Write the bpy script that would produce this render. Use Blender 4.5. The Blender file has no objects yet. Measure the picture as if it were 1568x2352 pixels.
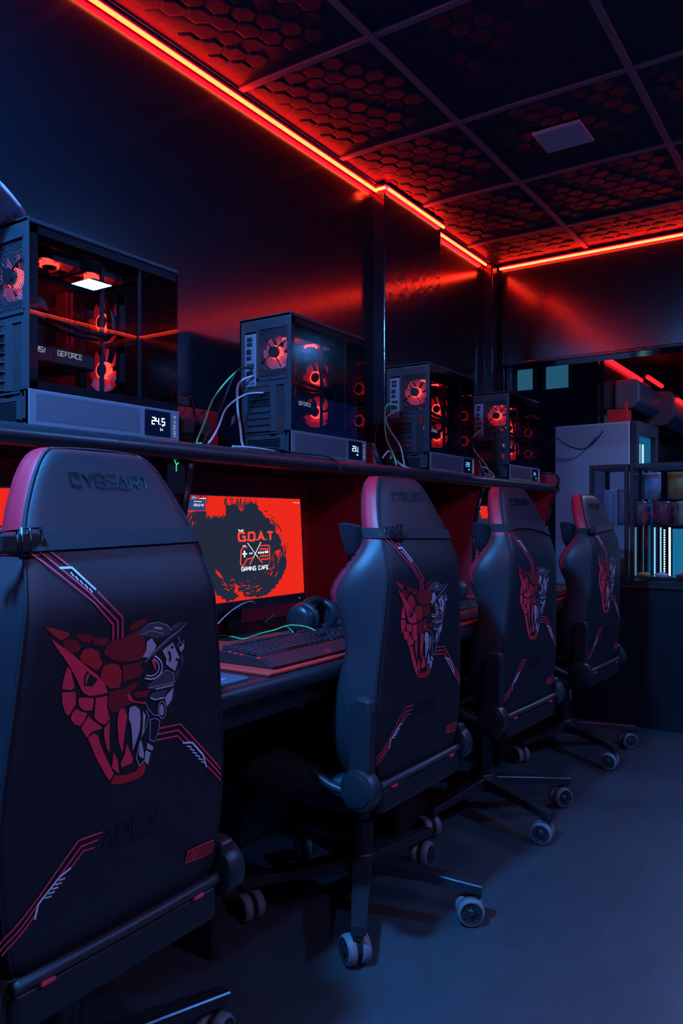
import bpy, bmesh, math, random
from mathutils import Vector, Matrix
random.seed(7)
sc = bpy.context.scene
COL = sc.collection
PI = math.pi

# ------------------------------------------------------------------ camera
FPX, CXP, HY, CAMH, YAW = 1789.0, 784.0, 1195.0, 1.10, math.radians(33.9)
cd = bpy.data.cameras.new('camera'); cam = bpy.data.objects.new('camera', cd); COL.objects.link(cam)
cam.location = (0, 0, CAMH); cam.rotation_euler = (PI/2, 0, YAW)
cd.sensor_fit = 'VERTICAL'; cd.sensor_height = 36.0; cd.lens = 36.0*FPX/2352.0
cd.shift_y = (HY-1176.0)/2352.0; cd.clip_start = 0.02
sc.camera = cam

# ------------------------------------------------------------------ world, exposure
w = bpy.data.worlds.new('world'); sc.world = w; w.use_nodes = True
bg = w.node_tree.nodes['Background']; bg.inputs[0].default_value = (0.012, 0.115, 0.75, 1); bg.inputs[1].default_value = 0.30
sc.view_settings.view_transform = 'Standard'; sc.view_settings.look = 'None'
sc.view_settings.exposure = 0.45; sc.view_settings.gamma = 1.0; sc.view_settings.use_curve_mapping = False

LAMP_COL = (0.05, 0.33, 1.0)
LED_COL = (1.0, 0.0009, 0.0042)
LED_STR = 84.0

# ------------------------------------------------------------------ pixel helpers (a pixel is only a direction)
FW = (-math.sin(YAW), math.cos(YAW)); RT = (math.cos(YAW), math.sin(YAW))
def ray(px, py):
    l = (px-CXP)/FPX
    return Vector((FW[0]+l*RT[0], FW[1]+l*RT[1], (HY-py)/FPX))
def atX(px, py, x): v = ray(px, py); return Vector((0, 0, CAMH)) + v*(x/v.x)
def atY(px, py, y): v = ray(px, py); return Vector((0, 0, CAMH)) + v*(y/v.y)
def atZ(px, py, z): v = ray(px, py); return Vector((0, 0, CAMH)) + v*((z-CAMH)/v.z)

# ------------------------------------------------------------------ materials
def mat(name, col, rough=0.5, metal=0.0, spec=0.5, emit=None, es=0.0, noise=0.0, nscale=60.0, bump=0.0, bscale=200.0, coat=0.0):
    m = bpy.data.materials.new(name); m.use_nodes = True; nt = m.node_tree
    p = nt.nodes['Principled BSDF']
    p.inputs['Base Color'].default_value = (*col, 1); p.inputs['Roughness'].default_value = rough
    p.inputs['Metallic'].default_value = metal; p.inputs['Specular IOR Level'].default_value = spec
    p.inputs['Coat Weight'].default_value = coat
    if emit: p.inputs['Emission Color'].default_value = (*emit, 1); p.inputs['Emission Strength'].default_value = es
    tc = None
    if noise > 0 or bump > 0:
        tc = nt.nodes.new('ShaderNodeTexCoord')
    if noise > 0:
        n = nt.nodes.new('ShaderNodeTexNoise'); n.inputs['Scale'].default_value = nscale; n.inputs['Detail'].default_value = 4
        nt.links.new(tc.outputs['Object'], n.inputs['Vector'])
        r = nt.nodes.new('ShaderNodeMapRange'); r.inputs['To Min'].default_value = 1-noise; r.inputs['To Max'].default_value = 1+noise
        nt.links.new(n.outputs['Fac'], r.inputs['Value'])
        x = nt.nodes.new('ShaderNodeMix'); x.data_type = 'RGBA'; x.blend_type = 'MULTIPLY'; x.inputs[0].default_value = 1
        x.inputs[6].default_value = (*col, 1); nt.links.new(r.outputs['Result'], x.inputs[7]); nt.links.new(x.outputs[2], p.inputs['Base Color'])
    if bump > 0:
        n2 = nt.nodes.new('ShaderNodeTexNoise'); n2.inputs['Scale'].default_value = bscale; n2.inputs['Detail'].default_value = 3
        nt.links.new(tc.outputs['Object'], n2.inputs['Vector'])
        b = nt.nodes.new('ShaderNodeBump'); b.inputs['Strength'].default_value = bump; b.inputs['Distance'].default_value = 0.002
        nt.links.new(n2.outputs['Fac'], b.inputs['Height']); nt.links.new(b.outputs['Normal'], p.inputs['Normal'])
    return m
def emis(name, col, s):
    m = bpy.data.materials.new(name); m.use_nodes = True; nt = m.node_tree; nt.nodes.clear()
    e = nt.nodes.new('ShaderNodeEmission'); e.inputs[0].default_value = (*col, 1); e.inputs[1].default_value = s
    o = nt.nodes.new('ShaderNodeOutputMaterial'); nt.links.new(e.outputs[0], o.inputs[0]); return m
def glass(name, tint, ior=1.45, rough=0.0, gl=1.0):
    m = bpy.data.materials.new(name); m.use_nodes = True; nt = m.node_tree; nt.nodes.clear()
    t = nt.nodes.new('ShaderNodeBsdfTransparent'); t.inputs[0].default_value = (*tint, 1)
    g = nt.nodes.new('ShaderNodeBsdfGlossy'); g.inputs['Roughness'].default_value = rough; g.inputs[0].default_value = (gl, gl, gl, 1)
    lw = nt.nodes.new('ShaderNodeLayerWeight'); lw.inputs[0].default_value = 0.5
    pw_ = nt.nodes.new('ShaderNodeMath'); pw_.operation = 'POWER'; pw_.inputs[1].default_value = 5.0; nt.links.new(lw.outputs['Facing'], pw_.inputs[0])
    f0 = ((ior-1)/(ior+1))**2
    f = nt.nodes.new('ShaderNodeMath'); f.operation = 'MULTIPLY_ADD'; f.inputs[1].default_value = 1-f0; f.inputs[2].default_value = f0; nt.links.new(pw_.outputs[0], f.inputs[0])
    x = nt.nodes.new('ShaderNodeMixShader'); o = nt.nodes.new('ShaderNodeOutputMaterial')
    nt.links.new(f.outputs[0], x.inputs[0]); nt.links.new(t.outputs[0], x.inputs[1]); nt.links.new(g.outputs[0], x.inputs[2])
    nt.links.new(x.outputs[0], o.inputs[0]); return m
def mesh_mat(name, col, scale, hole, ax='XZ'):          # perforated sheet: round holes on a staggered grid
    m = bpy.data.materials.new(name); m.use_nodes = True; nt = m.node_tree
    p = nt.nodes['Principled BSDF']; p.inputs['Base Color'].default_value = (*col, 1); p.inputs['Roughness'].default_value = 0.45
    tc = nt.nodes.new('ShaderNodeTexCoord'); v = nt.nodes.new('ShaderNodeTexVoronoi'); v.voronoi_dimensions = '2D'
    v.inputs['Scale'].default_value = scale; v.inputs['Randomness'].default_value = 0.0
    lt = nt.nodes.new('ShaderNodeMath'); lt.operation = 'LESS_THAN'; lt.inputs[1].default_value = hole
    sp = nt.nodes.new('ShaderNodeMapping'); sp.inputs['Rotation'].default_value = (0, 0, math.radians(45))
    se = nt.nodes.new('ShaderNodeSeparateXYZ'); cb2 = nt.nodes.new('ShaderNodeCombineXYZ'); nt.links.new(tc.outputs['Object'], se.inputs[0])
    nt.links.new(se.outputs[ax[0]], cb2.inputs[0]); nt.links.new(se.outputs[ax[1]], cb2.inputs[1]); nt.links.new(cb2.outputs[0], sp.inputs[0]); nt.links.new(sp.outputs[0], v.inputs['Vector'])
    nt.links.new(v.outputs['Distance'], lt.inputs[0])
    t = nt.nodes.new('ShaderNodeBsdfTransparent'); x = nt.nodes.new('ShaderNodeMixShader')
    nt.links.new(lt.outputs[0], x.inputs[0]); nt.links.new(p.outputs[0], x.inputs[1]); nt.links.new(t.outputs[0], x.inputs[2])
    nt.links.new(x.outputs[0], nt.nodes['Material Output'].inputs[0]); return m

M = {}
M['wall'] = mat('gloss_black_wall', (0.006, 0.008, 0.014), 0.18, spec=1.0, bump=0.12, bscale=45)
M['wallpost'] = mat('gloss_black_post', (0.010, 0.013, 0.022), 0.16, spec=0.6, bump=0.5, bscale=25)
M['tile'] = mat('ceiling_tile_dark', (0.012, 0.024, 0.060), 0.5, spec=0.3, noise=0.25, nscale=30)
M['hexpad'] = mat('ceiling_tile_pad', (0.026, 0.028, 0.060), 0.5, spec=0.3, bump=0.4, bscale=400)
M['tbar'] = mat('ceiling_grid_bar', (0.26, 0.17, 0.20), 0.45)
M['plank'] = mat('floor_plank', (0.050, 0.058, 0.068), 0.30, spec=0.5, noise=0.3, nscale=9, bump=0.15, bscale=120)
M['plank2'] = mat('floor_plank_b', (0.046, 0.053, 0.062), 0.32, spec=0.5, noise=0.3, nscale=11, bump=0.15, bscale=120)
M['grout'] = mat('floor_bed', (0.045, 0.05, 0.056), 0.6)
M['desk'] = mat('black_laminate', (0.012, 0.012, 0.016), 0.32, spec=0.5, bump=0.3, bscale=70)
M['nose'] = mat('black_pvc_edge', (0.020, 0.020, 0.026), 0.30, spec=0.55, bump=0.5, bscale=35)
M['redpanel'] = mat('red_laminate', (0.60, 0.016, 0.035), 0.45, noise=0.1, nscale=20)
M['redmat'] = mat('red_desk_mat', (0.78, 0.040, 0.030), 0.5, noise=0.1, nscale=120)
M['led'] = emis('red_led', LED_COL, LED_STR)
M['ledcore'] = emis('led_core', (1.0, 0.44, 0.07), 1.35)
M['ledfar'] = emis('red_led_far', (1.0, 0.012, 0.02), 1.6)
M['alu'] = mat('led_channel', (0.03, 0.03, 0.034), 0.4)
M['lamp'] = emis('panel_lamp', LAMP_COL, 1300.0)
M['lamp2'] = emis('panel_lamp_dim', LAMP_COL, 420.0)
M['lamp4'] = emis('panel_lamp_mild', (0.42, 0.42, 1.0), 210.0)
M['lamp3'] = emis('panel_lamp_far', (0.38, 0.48, 1.0), 330.0)
M['lampbody'] = mat('lamp_frame', (0.55, 0.50, 0.56), 0.5)
M['lampoff'] = mat('panel_off', (0.62, 0.55, 0.66), 0.6)
M['leather'] = mat('black_leather', (0.026, 0.028, 0.036), 0.42, spec=0.5, bump=0.25, bscale=420)
M['leatherback'] = mat('black_back_leather', (0.014, 0.013, 0.020), 0.46, spec=0.5, bump=0.3, bscale=500)
M['redleather'] = mat('red_leather', (0.62, 0.014, 0.040), 0.42, spec=0.5, bump=0.25, bscale=420)
M['thread'] = mat('black_thread', (0.012, 0.012, 0.016), 0.7)
M['plastic'] = mat('black_plastic', (0.022, 0.024, 0.030), 0.36, spec=0.5)
M['steel'] = mat('black_steel', (0.020, 0.020, 0.026), 0.28, metal=0.0, spec=0.6)
M['rubber'] = mat('grey_rubber', (0.16, 0.155, 0.18), 0.55)
M['embD'] = mat('thread_dark_red', (0.24, 0.004, 0.010), 0.7)
M['embM'] = mat('thread_red', (0.55, 0.010, 0.016), 0.65)
M['embB'] = mat('thread_bright_red', (0.92, 0.030, 0.075), 0.6)
M['embS'] = mat('thread_silver', (0.46, 0.44, 0.50), 0.5)
M['embG'] = mat('thread_grey', (0.07, 0.065, 0.085), 0.6)
M['embW'] = mat('thread_white', (0.80, 0.80, 0.84), 0.45)
M['embK'] = mat('thread_black', (0.008, 0.008, 0.012), 0.7)
M['stripe'] = mat('stripe_red', (0.95, 0.05, 0.11), 0.5)
M['gloss'] = mat('gloss_wordmark', (0.010, 0.011, 0.018), 0.15, spec=0.7)
M['webbing'] = mat('black_webbing', (0.012, 0.014, 0.020), 0.75, bump=0.4, bscale=300)
M['fur'] = mat('black_plush', (0.014, 0.018, 0.026), 0.9, bump=0.8, bscale=150)
M['case'] = mat('case_steel', (0.030, 0.034, 0.044), 0.42, spec=0.5)
M['caseblk'] = mat('case_black', (0.006, 0.007, 0.010), 0.4)
M['band'] = mat('case_grey_band', (0.135, 0.130, 0.165), 0.5)
M['bandmesh'] = mesh_mat('case_grey_mesh', (0.12, 0.12, 0.155), 330, 0.40, 'YZ')
M['grille'] = mesh_mat('fan_grille', (0.05, 0.05, 0.06), 170, 0.43)
M['slotmesh'] = mesh_mat('slot_mesh', (0.045, 0.05, 0.06), 240, 0.42)
M['sideglass'] = glass('tinted_glass', (0.72, 0.72, 0.76), 1.42)
M['frontglass'] = glass('front_glass', (0.35, 0.35, 0.40), 1.5)
M['clear'] = glass('clear_glass', (0.80, 0.86, 0.90), 1.30)
M['ring'] = emis('fan_ring', (1.0, 0.030, 0.02), 6.0)
M['blade'] = mat('fan_blade', (0.45, 0.20, 0.22), 0.4, emit=(1.0, 0.02, 0.03), es=0.16)  # emission paints the glow ring's light shining through the blades
M['pcb'] = mat('circuit_board', (0.010, 0.011, 0.014), 0.5)
M['gpu'] = mat('gpu_shroud', (0.018, 0.020, 0.026), 0.3)
M['iosteel'] = mat('io_steel', (0.30, 0.32, 0.38), 0.4, metal=0.6)
M['port'] = mat('port_black', (0.008, 0.008, 0.010), 0.5)
M['portblue'] = mat('port_blue', (0.02, 0.10, 0.30), 0.5)
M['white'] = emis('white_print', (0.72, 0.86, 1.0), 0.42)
M['digit'] = emis('display_digit', (0.62, 0.85, 1.0), 1.6)
M['digitblue'] = emis('display_digit_blue', (0.05, 0.45, 1.0), 1.4)
M['dispbg'] = mat('display_glass', (0.004, 0.007, 0.016), 0.15)
M['cgreen'] = mat('green_cable', (0.10, 0.72, 0.26), 0.45)
M['cwhite'] = mat('white_cable', (0.46, 0.38, 0.40), 0.5)
M['cblack'] = mat('black_cable', (0.015, 0.015, 0.020), 0.45)
M['bezel'] = mat('monitor_bezel', (0.008, 0.008, 0.011), 0.35)
M['scrred'] = emis('screen_red', (0.62, 0.016, 0.008), 1.0)
M['scrdark'] = emis('screen_dark', (0.012, 0.016, 0.034), 1.0)
M['scrlogo'] = emis('screen_logo_red', (0.70, 0.045, 0.025), 1.0)
M['scrwhite'] = emis('screen_white', (0.60, 0.66, 0.72), 1.0)
M['scrblue'] = emis('screen_blue', (0.02, 0.25, 0.62), 1.0)
M['scrnavy'] = emis('screen_navy', (0.02, 0.04, 0.13), 1.0)
M['scroff'] = mat('screen_off', (0.004, 0.004, 0.006), 0.15)
M['key'] = mat('keycap', (0.018, 0.017, 0.024), 0.45)
M['keyled'] = emis('key_led', (1.0, 0.02, 0.02), 0.45)
M['kbody'] = mat('keyboard_body', (0.030, 0.018, 0.024), 0.42)
M['pad'] = mat('mouse_pad_cloth', (0.050, 0.070, 0.095), 0.75, noise=0.3, nscale=14)
M['fridge'] = mat('fridge_side', (0.42, 0.42, 0.52), 0.45)
M['fridgedk'] = mat('fridge_dark', (0.05, 0.045, 0.07), 0.45)
M['coolin'] = emis('fridge_inside', (0.02, 0.26, 0.50), 0.55)
M['coolbar'] = emis('fridge_light_bar', (0.75, 0.95, 1.0), 1.3)
M['coolled'] = emis('case_light_bar', (0.30, 0.80, 1.0), 0.9)
M['frame'] = mat('black_frame', (0.012, 0.014, 0.020), 0.4)
M['counter'] = mat('counter_black', (0.008, 0.008, 0.012), 0.4)
M['winlit'] = emis('frosted_window', (0.030, 0.16, 0.28), 0.40)  # glow painted for lamp reflections on the glossy far wall
M['acshell'] = mat('ac_shell', (0.20, 0.17, 0.22), 0.45)
M['carton'] = mat('red_carton', (0.75, 0.02, 0.03), 0.5, emit=None)
M['cloth'] = mat('ribbed_cloth', (0.42, 0.34, 0.44), 0.8)
M['dark'] = mat('dark_paint', (0.010, 0.012, 0.020), 0.5)
M['green'] = emis('green_light', (0.05, 0.9, 0.25), 0.8)
M['pipe'] = mat('pink_wire', (0.55, 0.10, 0.14), 0.4)

# ------------------------------------------------------------------ mesh building
class B:
    def __init__(s): s.bm = bmesh.new()
    def _m(s, faces, mi):
        for f in faces: f.material_index = mi
    def box(s, c, size, mi=0, bev=0.0, rot=None, seg=2):
        mt = Matrix.Translation(c)
        if rot is not None: mt = mt @ rot
        mt = mt @ Matrix.Diagonal((size[0], size[1], size[2], 1))
        r = bmesh.ops.create_cube(s.bm, size=1.0, matrix=mt); vs = r['verts']
        es = list({e for v in vs for e in v.link_edges}); fs = list({f for v in vs for f in v.link_faces}); s._m(fs, mi)
        if bev > 0:
            q = bmesh.ops.bevel(s.bm, geom=es, offset=bev, segments=seg, profile=0.5, affect='EDGES', clamp_overlap=True)
            s._m(q['faces'], mi)
        return s
    def mm(s, lo, hi, mi=0, bev=0.0, seg=2):
        return s.box([(a+b)/2 for a, b in zip(lo, hi)], [abs(b-a) for a, b in zip(lo, hi)], mi, bev, None, seg)
    def cyl(s, p0, p1, r, seg=16, mi=0, r2=None, bev=0.0):
        p0, p1 = Vector(p0), Vector(p1); d = p1-p0; L = d.length
        mt = Matrix.Translation((p0+p1)/2) @ d.to_track_quat('Z', 'Y').to_matrix().to_4x4()
        q = bmesh.ops.create_cone(s.bm, cap_ends=True, segments=seg, radius1=r, radius2=r if r2 is None else r2, depth=L, matrix=mt)
        vs = q['verts']; fs = list({f for v in vs for f in v.link_faces}); s._m(fs, mi)
        if bev > 0:
            es = [e for e in {e for v in vs for e in v.link_edges} if any(len(f.verts) > 4 for f in e.link_faces)]
            b = bmesh.ops.bevel(s.bm, geom=es, offset=bev, segments=2, profile=0.5, affect='EDGES'); s._m(b['faces'], mi)
        return s
    def tube(s, pts, r, seg=8, mi=0, closed=False, caps=True):
        pts = [Vector(p) for p in pts]; n = len(pts); rings = []; up = None
        for i, p in enumerate(pts):
            a = pts[(i-1) % n] if (closed or i > 0) else p
            b = pts[(i+1) % n] if (closed or i < n-1) else p
            t = (b-a).normalized()
            if up is None:
                up = Vector((0, 0, 1)) if abs(t.z) < 0.9 else Vector((1, 0, 0))
            sd = t.cross(up)
            if sd.length < 1e-5: sd = t.cross(Vector((1, 0, 0)))
            sd.normalize(); up = sd.cross(t).normalized()
            rr = r[i] if isinstance(r, (list, tuple)) else r
            rings.append([s.bm.verts.new(p + (sd*math.cos(2*PI*k/seg) + up*math.sin(2*PI*k/seg))*rr) for k in range(seg)])
        m = n if closed else n-1
        for i in range(m):
            A, C = rings[i], rings[(i+1) % n]
            for k in range(seg):
                f = s.bm.faces.new((A[k], A[(k+1) % seg], C[(k+1) % seg], C[k])); f.material_index = mi; f.smooth = True
        if caps and not closed:
            s._m([s.bm.faces.new(rings[0][::-1]), s.bm.faces.new(rings[-1])], mi)
        return s
    def loft(s, rings, mi=0, cap0=True, cap1=True, fn=None, closed=True):
        R = [[s.bm.verts.new(p) for p in r] for r in rings]
        for i in range(len(R)-1):
            n = len(R[i])
            for k in range(n if closed else n-1):
                f = s.bm.faces.new((R[i][k], R[i][(k+1) % n], R[i+1][(k+1) % n], R[i+1][k])); f.smooth = True
                f.material_index = fn(i, k) if fn else mi
        if cap0: s.bm.faces.new(R[0][::-1]).material_index = fn(0, 0) if fn else mi
        if cap1: s.bm.faces.new(R[-1]).material_index = fn(len(R)-2, 0) if fn else mi
        return s
    def poly(s, pts, mi=0):
        f = s.bm.faces.new([s.bm.verts.new(p) for p in pts]); f.material_index = mi
        bmesh.ops.triangulate(s.bm, faces=[f]); return s
    def prism(s, pts, vec, mi=0, bev=0.0):
        vec = Vector(vec); a = [s.bm.verts.new(p) for p in pts]; b = [s.bm.verts.new(Vector(p)+vec) for p in pts]; n = len(pts)
        fs = [s.bm.faces.new(a), s.bm.faces.new(b[::-1])] + [s.bm.faces.new((a[(i+1) % n], a[i], b[i], b[(i+1) % n])) for i in range(n)]
        s._m(fs, mi)
        if bev > 0:
            q = bmesh.ops.bevel(s.bm, geom=list({e for f in fs for e in f.edges}), offset=bev, segments=2, profile=0.5, affect='EDGES'); s._m(q['faces'], mi)
        return s
    def build(s, name, mats, parent=None, smooth=False, normals=True):
        if normals: bmesh.ops.recalc_face_normals(s.bm, faces=s.bm.faces[:])
        me = bpy.data.meshes.new(name)
        if smooth:
            for f in s.bm.faces: f.smooth = True
        s.bm.to_mesh(me); s.bm.free()
        for m in (mats if isinstance(mats, (list, tuple)) else [mats]): me.materials.append(M[m])
        if smooth == 'angle':
            try: me.set_sharp_from_angle(angle=math.radians(40))
            except Exception: pass
        o = bpy.data.objects.new(name, me); COL.objects.link(o)
        if parent: o.parent = parent
        return o
def inst(src, parent=None, loc=None, name=None):
    o = src.copy(); COL.objects.link(o); o.parent = parent
    if loc is not None: o.location = loc
    return o
def copy_tree(o, parent=None):
    c = o.copy(); COL.objects.link(c); c.parent = parent
    for ch in list(o.children): copy_tree(ch, c)
    return c
def tag(o, label=None, cat=None, group=None, kind=None):
    if label: o['label'] = label
    if cat: o['category'] = cat
    if group: o['group'] = group
    if kind: o['kind'] = kind
    return o
def thing(name, label, cat, loc=(0, 0, 0), rz=0.0, group=None):
    o = bpy.data.objects.new(name, None); COL.objects.link(o); o.location = loc; o.rotation_euler = (0, 0, rz)
    o.empty_display_size = 0.1
    return tag(o, label, cat, group)
def struct(o): o['kind'] = 'structure'; return o
def spline(pts, n=8, closed=False):
    P = [Vector(p) for p in pts]; out = []; m = len(P)
    for i in range(m if closed else m-1):
        g = lambda j: P[j % m] if closed else P[max(0, min(m-1, j))]
        a, b, c, d = g(i-1), g(i), g(i+1), g(i+2)
        for k in range(n):
            t = k/n
            out.append(0.5*((2*b)+(c-a)*t+(2*a-5*b+4*c-d)*t*t+(3*b-a-3*c+d)*t**3))
    if not closed: out.append(P[-1])
    return out

# stroke lettering (glyphs on a 0..1 square)
G = {
 'A': [[(0, 0), (.5, 1), (1, 0)], [(.25, .35), (.75, .35)]], 'B': [[(0, 0), (0, 1), (.8, 1), (1, .85), (1, .65), (.8, .5), (0, .5)], [(.8, .5), (1, .35), (1, .15), (.8, 0), (0, 0)]],
 'C': [[(1, 1), (0, 1), (0, 0), (1, 0)]], 'E': [[(1, 1), (0, 1), (0, 0), (1, 0)], [(0, .5), (.8, .5)]], 'F': [[(1, 1), (0, 1), (0, 0)], [(0, .5), (.8, .5)]],
 'G': [[(1, .85), (.85, 1), (.15, 1), (0, .85), (0, .15), (.15, 0), (1, 0), (1, .5), (.55, .5)]], 'H': [[(0, 0), (0, 1)], [(1, 0), (1, 1)], [(0, .5), (1, .5)]],
 'I': [[(.5, 0), (.5, 1)]], 'M': [[(0, 0), (0, 1), (.5, .45), (1, 1), (1, 0)]], 'N': [[(0, 0), (0, 1), (1, 0), (1, 1)]],
 'O': [[(.15, 0), (0, .15), (0, .85), (.15, 1), (.85, 1), (1, .85), (1, .15), (.85, 0), (.15, 0)]], 'P': [[(0, 0), (0, 1), (1, 1), (1, .45), (0, .45)]],
 'R': [[(0, 0), (0, 1), (.85, 1), (1, .85), (1, .6), (.85, .45), (0, .45)], [(.5, .45), (1, 0)]], 'S': [[(1, 1), (0, 1), (0, .5), (1, .5), (1, 0), (0, 0)]],
 'T': [[(0, 1), (1, 1)], [(.5, 1), (.5, 0)]], 'X': [[(0, 0), (1, 1)], [(0, 1), (1, 0)]], 'Y': [[(0, 1), (.5, .45), (1, 1)], [(.5, .45), (.5, 0)]],
 'L': [[(0, 1), (0, 0), (1, 0)]], 'D': [[(0, 0), (0, 1), (.7, 1), (1, .7), (1, .3), (.7, 0), (0, 0)]],
 'c': [[(1, 1), (.12, 1), (0, .88), (0, .12), (.12, 0), (1, 0)], [(.45, .7), (1, .7)]], 'a': [[(0, 0), (.5, 1), (1, 0), (.1, 0)]], 'e': [[(1, 1), (0, 1)], [(0, .5), (1, .5)], [(0, 0), (1, 0)]],
 '.': [[(.5, 0), (.5, .16)]], '-': [[(.1, .5), (.9, .5)]], ' ': [],
 '0': [[(0, 0), (0, 1), (1, 1), (1, 0), (0, 0)]], '1': [[(.5, 0), (.5, 1)]], '2': [[(0, 1), (1, 1), (1, .5), (0, .5), (0, 0), (1, 0)]], '3': [[(0, 1), (1, 1), (1, 0), (0, 0)], [(.2, .5), (1, .5)]],
 '4': [[(0, 1), (0, .5), (1, .5)], [(1, 1), (1, 0)]], '5': [[(1, 1), (0, 1), (0, .5), (1, .5), (1, 0), (0, 0)]], '6': [[(1, 1), (0, 1), (0, 0), (1, 0), (1, .5), (0, .5)]], '8': [[(0, 0), (0, 1), (1, 1), (1, 0), (0, 0)], [(0, .5), (1, .5)]], '9': [[(1, .5), (0, .5), (0, 1), (1, 1), (1, 0), (0, 0)]],
}
def stroke(b, pts, wd, f, mi=0):
    """flat ribbon along 2-D points; f maps (u, v) to 3-D"""
    P = [Vector((p[0], p[1])) for p in pts]; n = len(P); L = []; R_ = []
    for i in range(n):
        a = (P[i]-P[i-1]).normalized() if i > 0 else None
        c = (P[i+1]-P[i]).normalized() if i < n-1 else None
        if i == n-1 and (P[0]-P[-1]).length < 1e-7: c = (P[1]-P[0]).normalized()
        if i == 0 and (P[0]-P[-1]).length < 1e-7: a = (P[-1]-P[-2]).normalized()
        if a is None: t, k = c, 1.0
        elif c is None: t, k = a, 1.0
        else:
            t = a+c
            if t.length < 1e-4: t = a
            t.normalize(); k = 1/max(0.45, abs(t.dot(a)))
        nr = Vector((-t.y, t.x))*wd*0.5*k
        L.append(P[i]+nr); R_.append(P[i]-nr)
    for i in range(n-1):
        fc = b.bm.faces.new([b.bm.verts.new(f(q.x, q.y)) for q in (L[i], R_[i], R_[i+1], L[i+1])]); fc.material_index = mi
def text(b, s, u0, v0, hgt, wd, f, mi=0, asp=0.7, gap=0.28, du=(1, 0), shear=0.0):
    """letters from (u0, v0) running along du"""
    x = 0.0; du = Vector(du).normalized(); dv = Vector((-du.y, du.x))
    for ch in s:
        cw = hgt*asp*(0.35 if ch in '.I1' else 1.0)
        for pl in G.get(ch, []):
            pts = []
            for (gx, gy) in pl:
                q = Vector((u0, v0)) + du*(x + gx*cw + shear*gy*hgt) + dv*(gy*hgt); pts.append((q.x, q.y))
            stroke(b, pts, wd, f, mi)
        x += cw + hgt*gap*asp
    return x

# ================================================================== THE ROOM
RXW = 1.80
WX, BY, CZ = -1.765, 4.165, 2.54            # left wall face, back bulkhead face, ceiling
o = B().mm((-2.6, -1.6, -0.05), (2.6, 9.6, -0.0008)).build('floor', 'grout'); struct(o); FLOOR = o
pw, pl = 0.147, 1.22
plank_src = {}
col0 = int(math.floor((-1.765+1.17)/pw))
def plank(x0, x1, y0, y1, k):
    key = (round(x1-x0, 3), round(y1-y0, 3), k)
    if key in plank_src:
        p = inst(plank_src[key], FLOOR)
    else:
        p = B().box((0, 0, -0.002), (x1-x0-0.0012, y1-y0-0.0012, 0.004), 0, 0.0).build('plank', 'plank' if k == 0 else 'plank2', FLOOR)
        plank_src[key] = p
    p.location = ((x0+x1)/2, (y0+y1)/2, 0)
nx = 0
for i in range(-4, 16):
    x0 = -1.17 + i*pw; off = (i*0.47 % 1.0)*pl
    y = -0.6 - off
    while y < 4.9:
        if y+pl > 0.3 and not (x0 > 0.2 and y+pl < 1.2): plank(x0, x0+pw, y, y+pl, (i+nx) % 2)
        y += pl; nx += 1

# left wall with its column, glossy black
wl = B()
wl.mm((WX-0.10, -1.5, 0), (WX, BY, CZ))
struct(wl.build('wall_left', 'wall'))
cb = B().mm((WX-0.002, 2.87, 0), (WX+0.06, 3.40, CZ-0.005), 0, 0.004); struct(cb.build('trim_1', 'wallpost'))
cb = B().mm((WX-0.002, 4.05, 0), (WX+0.05, 4.12, CZ-0.005), 0, 0.006).mm((WX-0.002, 4.125, 0), (WX+0.03, 4.20, CZ-0.06), 0, 0.006)
struct(cb.build('trim_2', 'wallpost'))
# back bulkhead over the opening
wb = B().mm((WX-0.1, BY, 1.985), (RXW, BY+0.14, CZ)); struct(wb.build('wall_back', 'wall'))
tb = B().mm((WX+0.03, BY-0.004, 1.968), (RXW, BY+0.15, 1.986), 0, 0.004); struct(tb.build('trim_3', 'wallpost'))
jb = B().mm((WX+0.035, BY+0.005, 0), (WX+0.07, BY+0.05, 1.968), 0, 0.005).mm((WX+0.08, BY+0.02, 0), (WX+0.115, BY+0.10, 1.968), 0, 0.006); struct(jb.build('door_1', 'wallpost'))

# suspended ceiling: bars and relief tiles, 0.6 m module
ce = B().mm((WX-0.1, -1.5, CZ+0.02), (RXW+0.1, BY+0.14, CZ+0.06)).build('ceiling', 'dark'); struct(ce)
GX = [WX+0.02] + [-1.222+0.6*k for k in range(5)] + [RXW-0.02]
GY = [-1.5+0.477-0.0 for _ in range(0)] + [1.977-0.6*k for k in range(5, 0, -1)] + [1.977+0.6*k for k in range(0, 4)]
def make_tile(wx, wy):
    b = B(); b.mm((-wx/2, -wy/2, 0.004), (wx/2, wy/2, 0.014), 0)
    r = 0.043; dx = r*math.sqrt(3); dy = r*1.5; j = 0; y = -wy/2+r*0.9
    while y < wy/2-r*0.7:
        x = -wx/2+dx*0.55 + (dx/2 if j % 2 else 0)
        while x < wx/2-dx*0.45:
            dpt = 0.0035 if (int(round((x+9)/dx*2))+j*2) % 3 else 0.0015
            top = [(x+r*0.97*math.cos(PI/6+k*PI/3), y+r*0.97*math.sin(PI/6+k*PI/3), 0.004) for k in range(6)]
            lowr = [(x+r*0.74*math.cos(PI/6+k*PI/3), y+r*0.74*math.sin(PI/6+k*PI/3), 0.004-dpt) for k in range(6)]
            A = [b.bm.verts.new(q) for q in top]; C = [b.bm.verts.new(q) for q in lowr]
            for k in range(6): b.bm.faces.new((A[k], C[k], C[(k+1) % 6], A[(k+1) % 6])).material_index = 1
            b.bm.faces.new(C).material_index = 1
            x += dx
        y += dy; j += 1
    return b
tsrc = {}
GXe = GX; GYe = GY + [BY]
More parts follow.
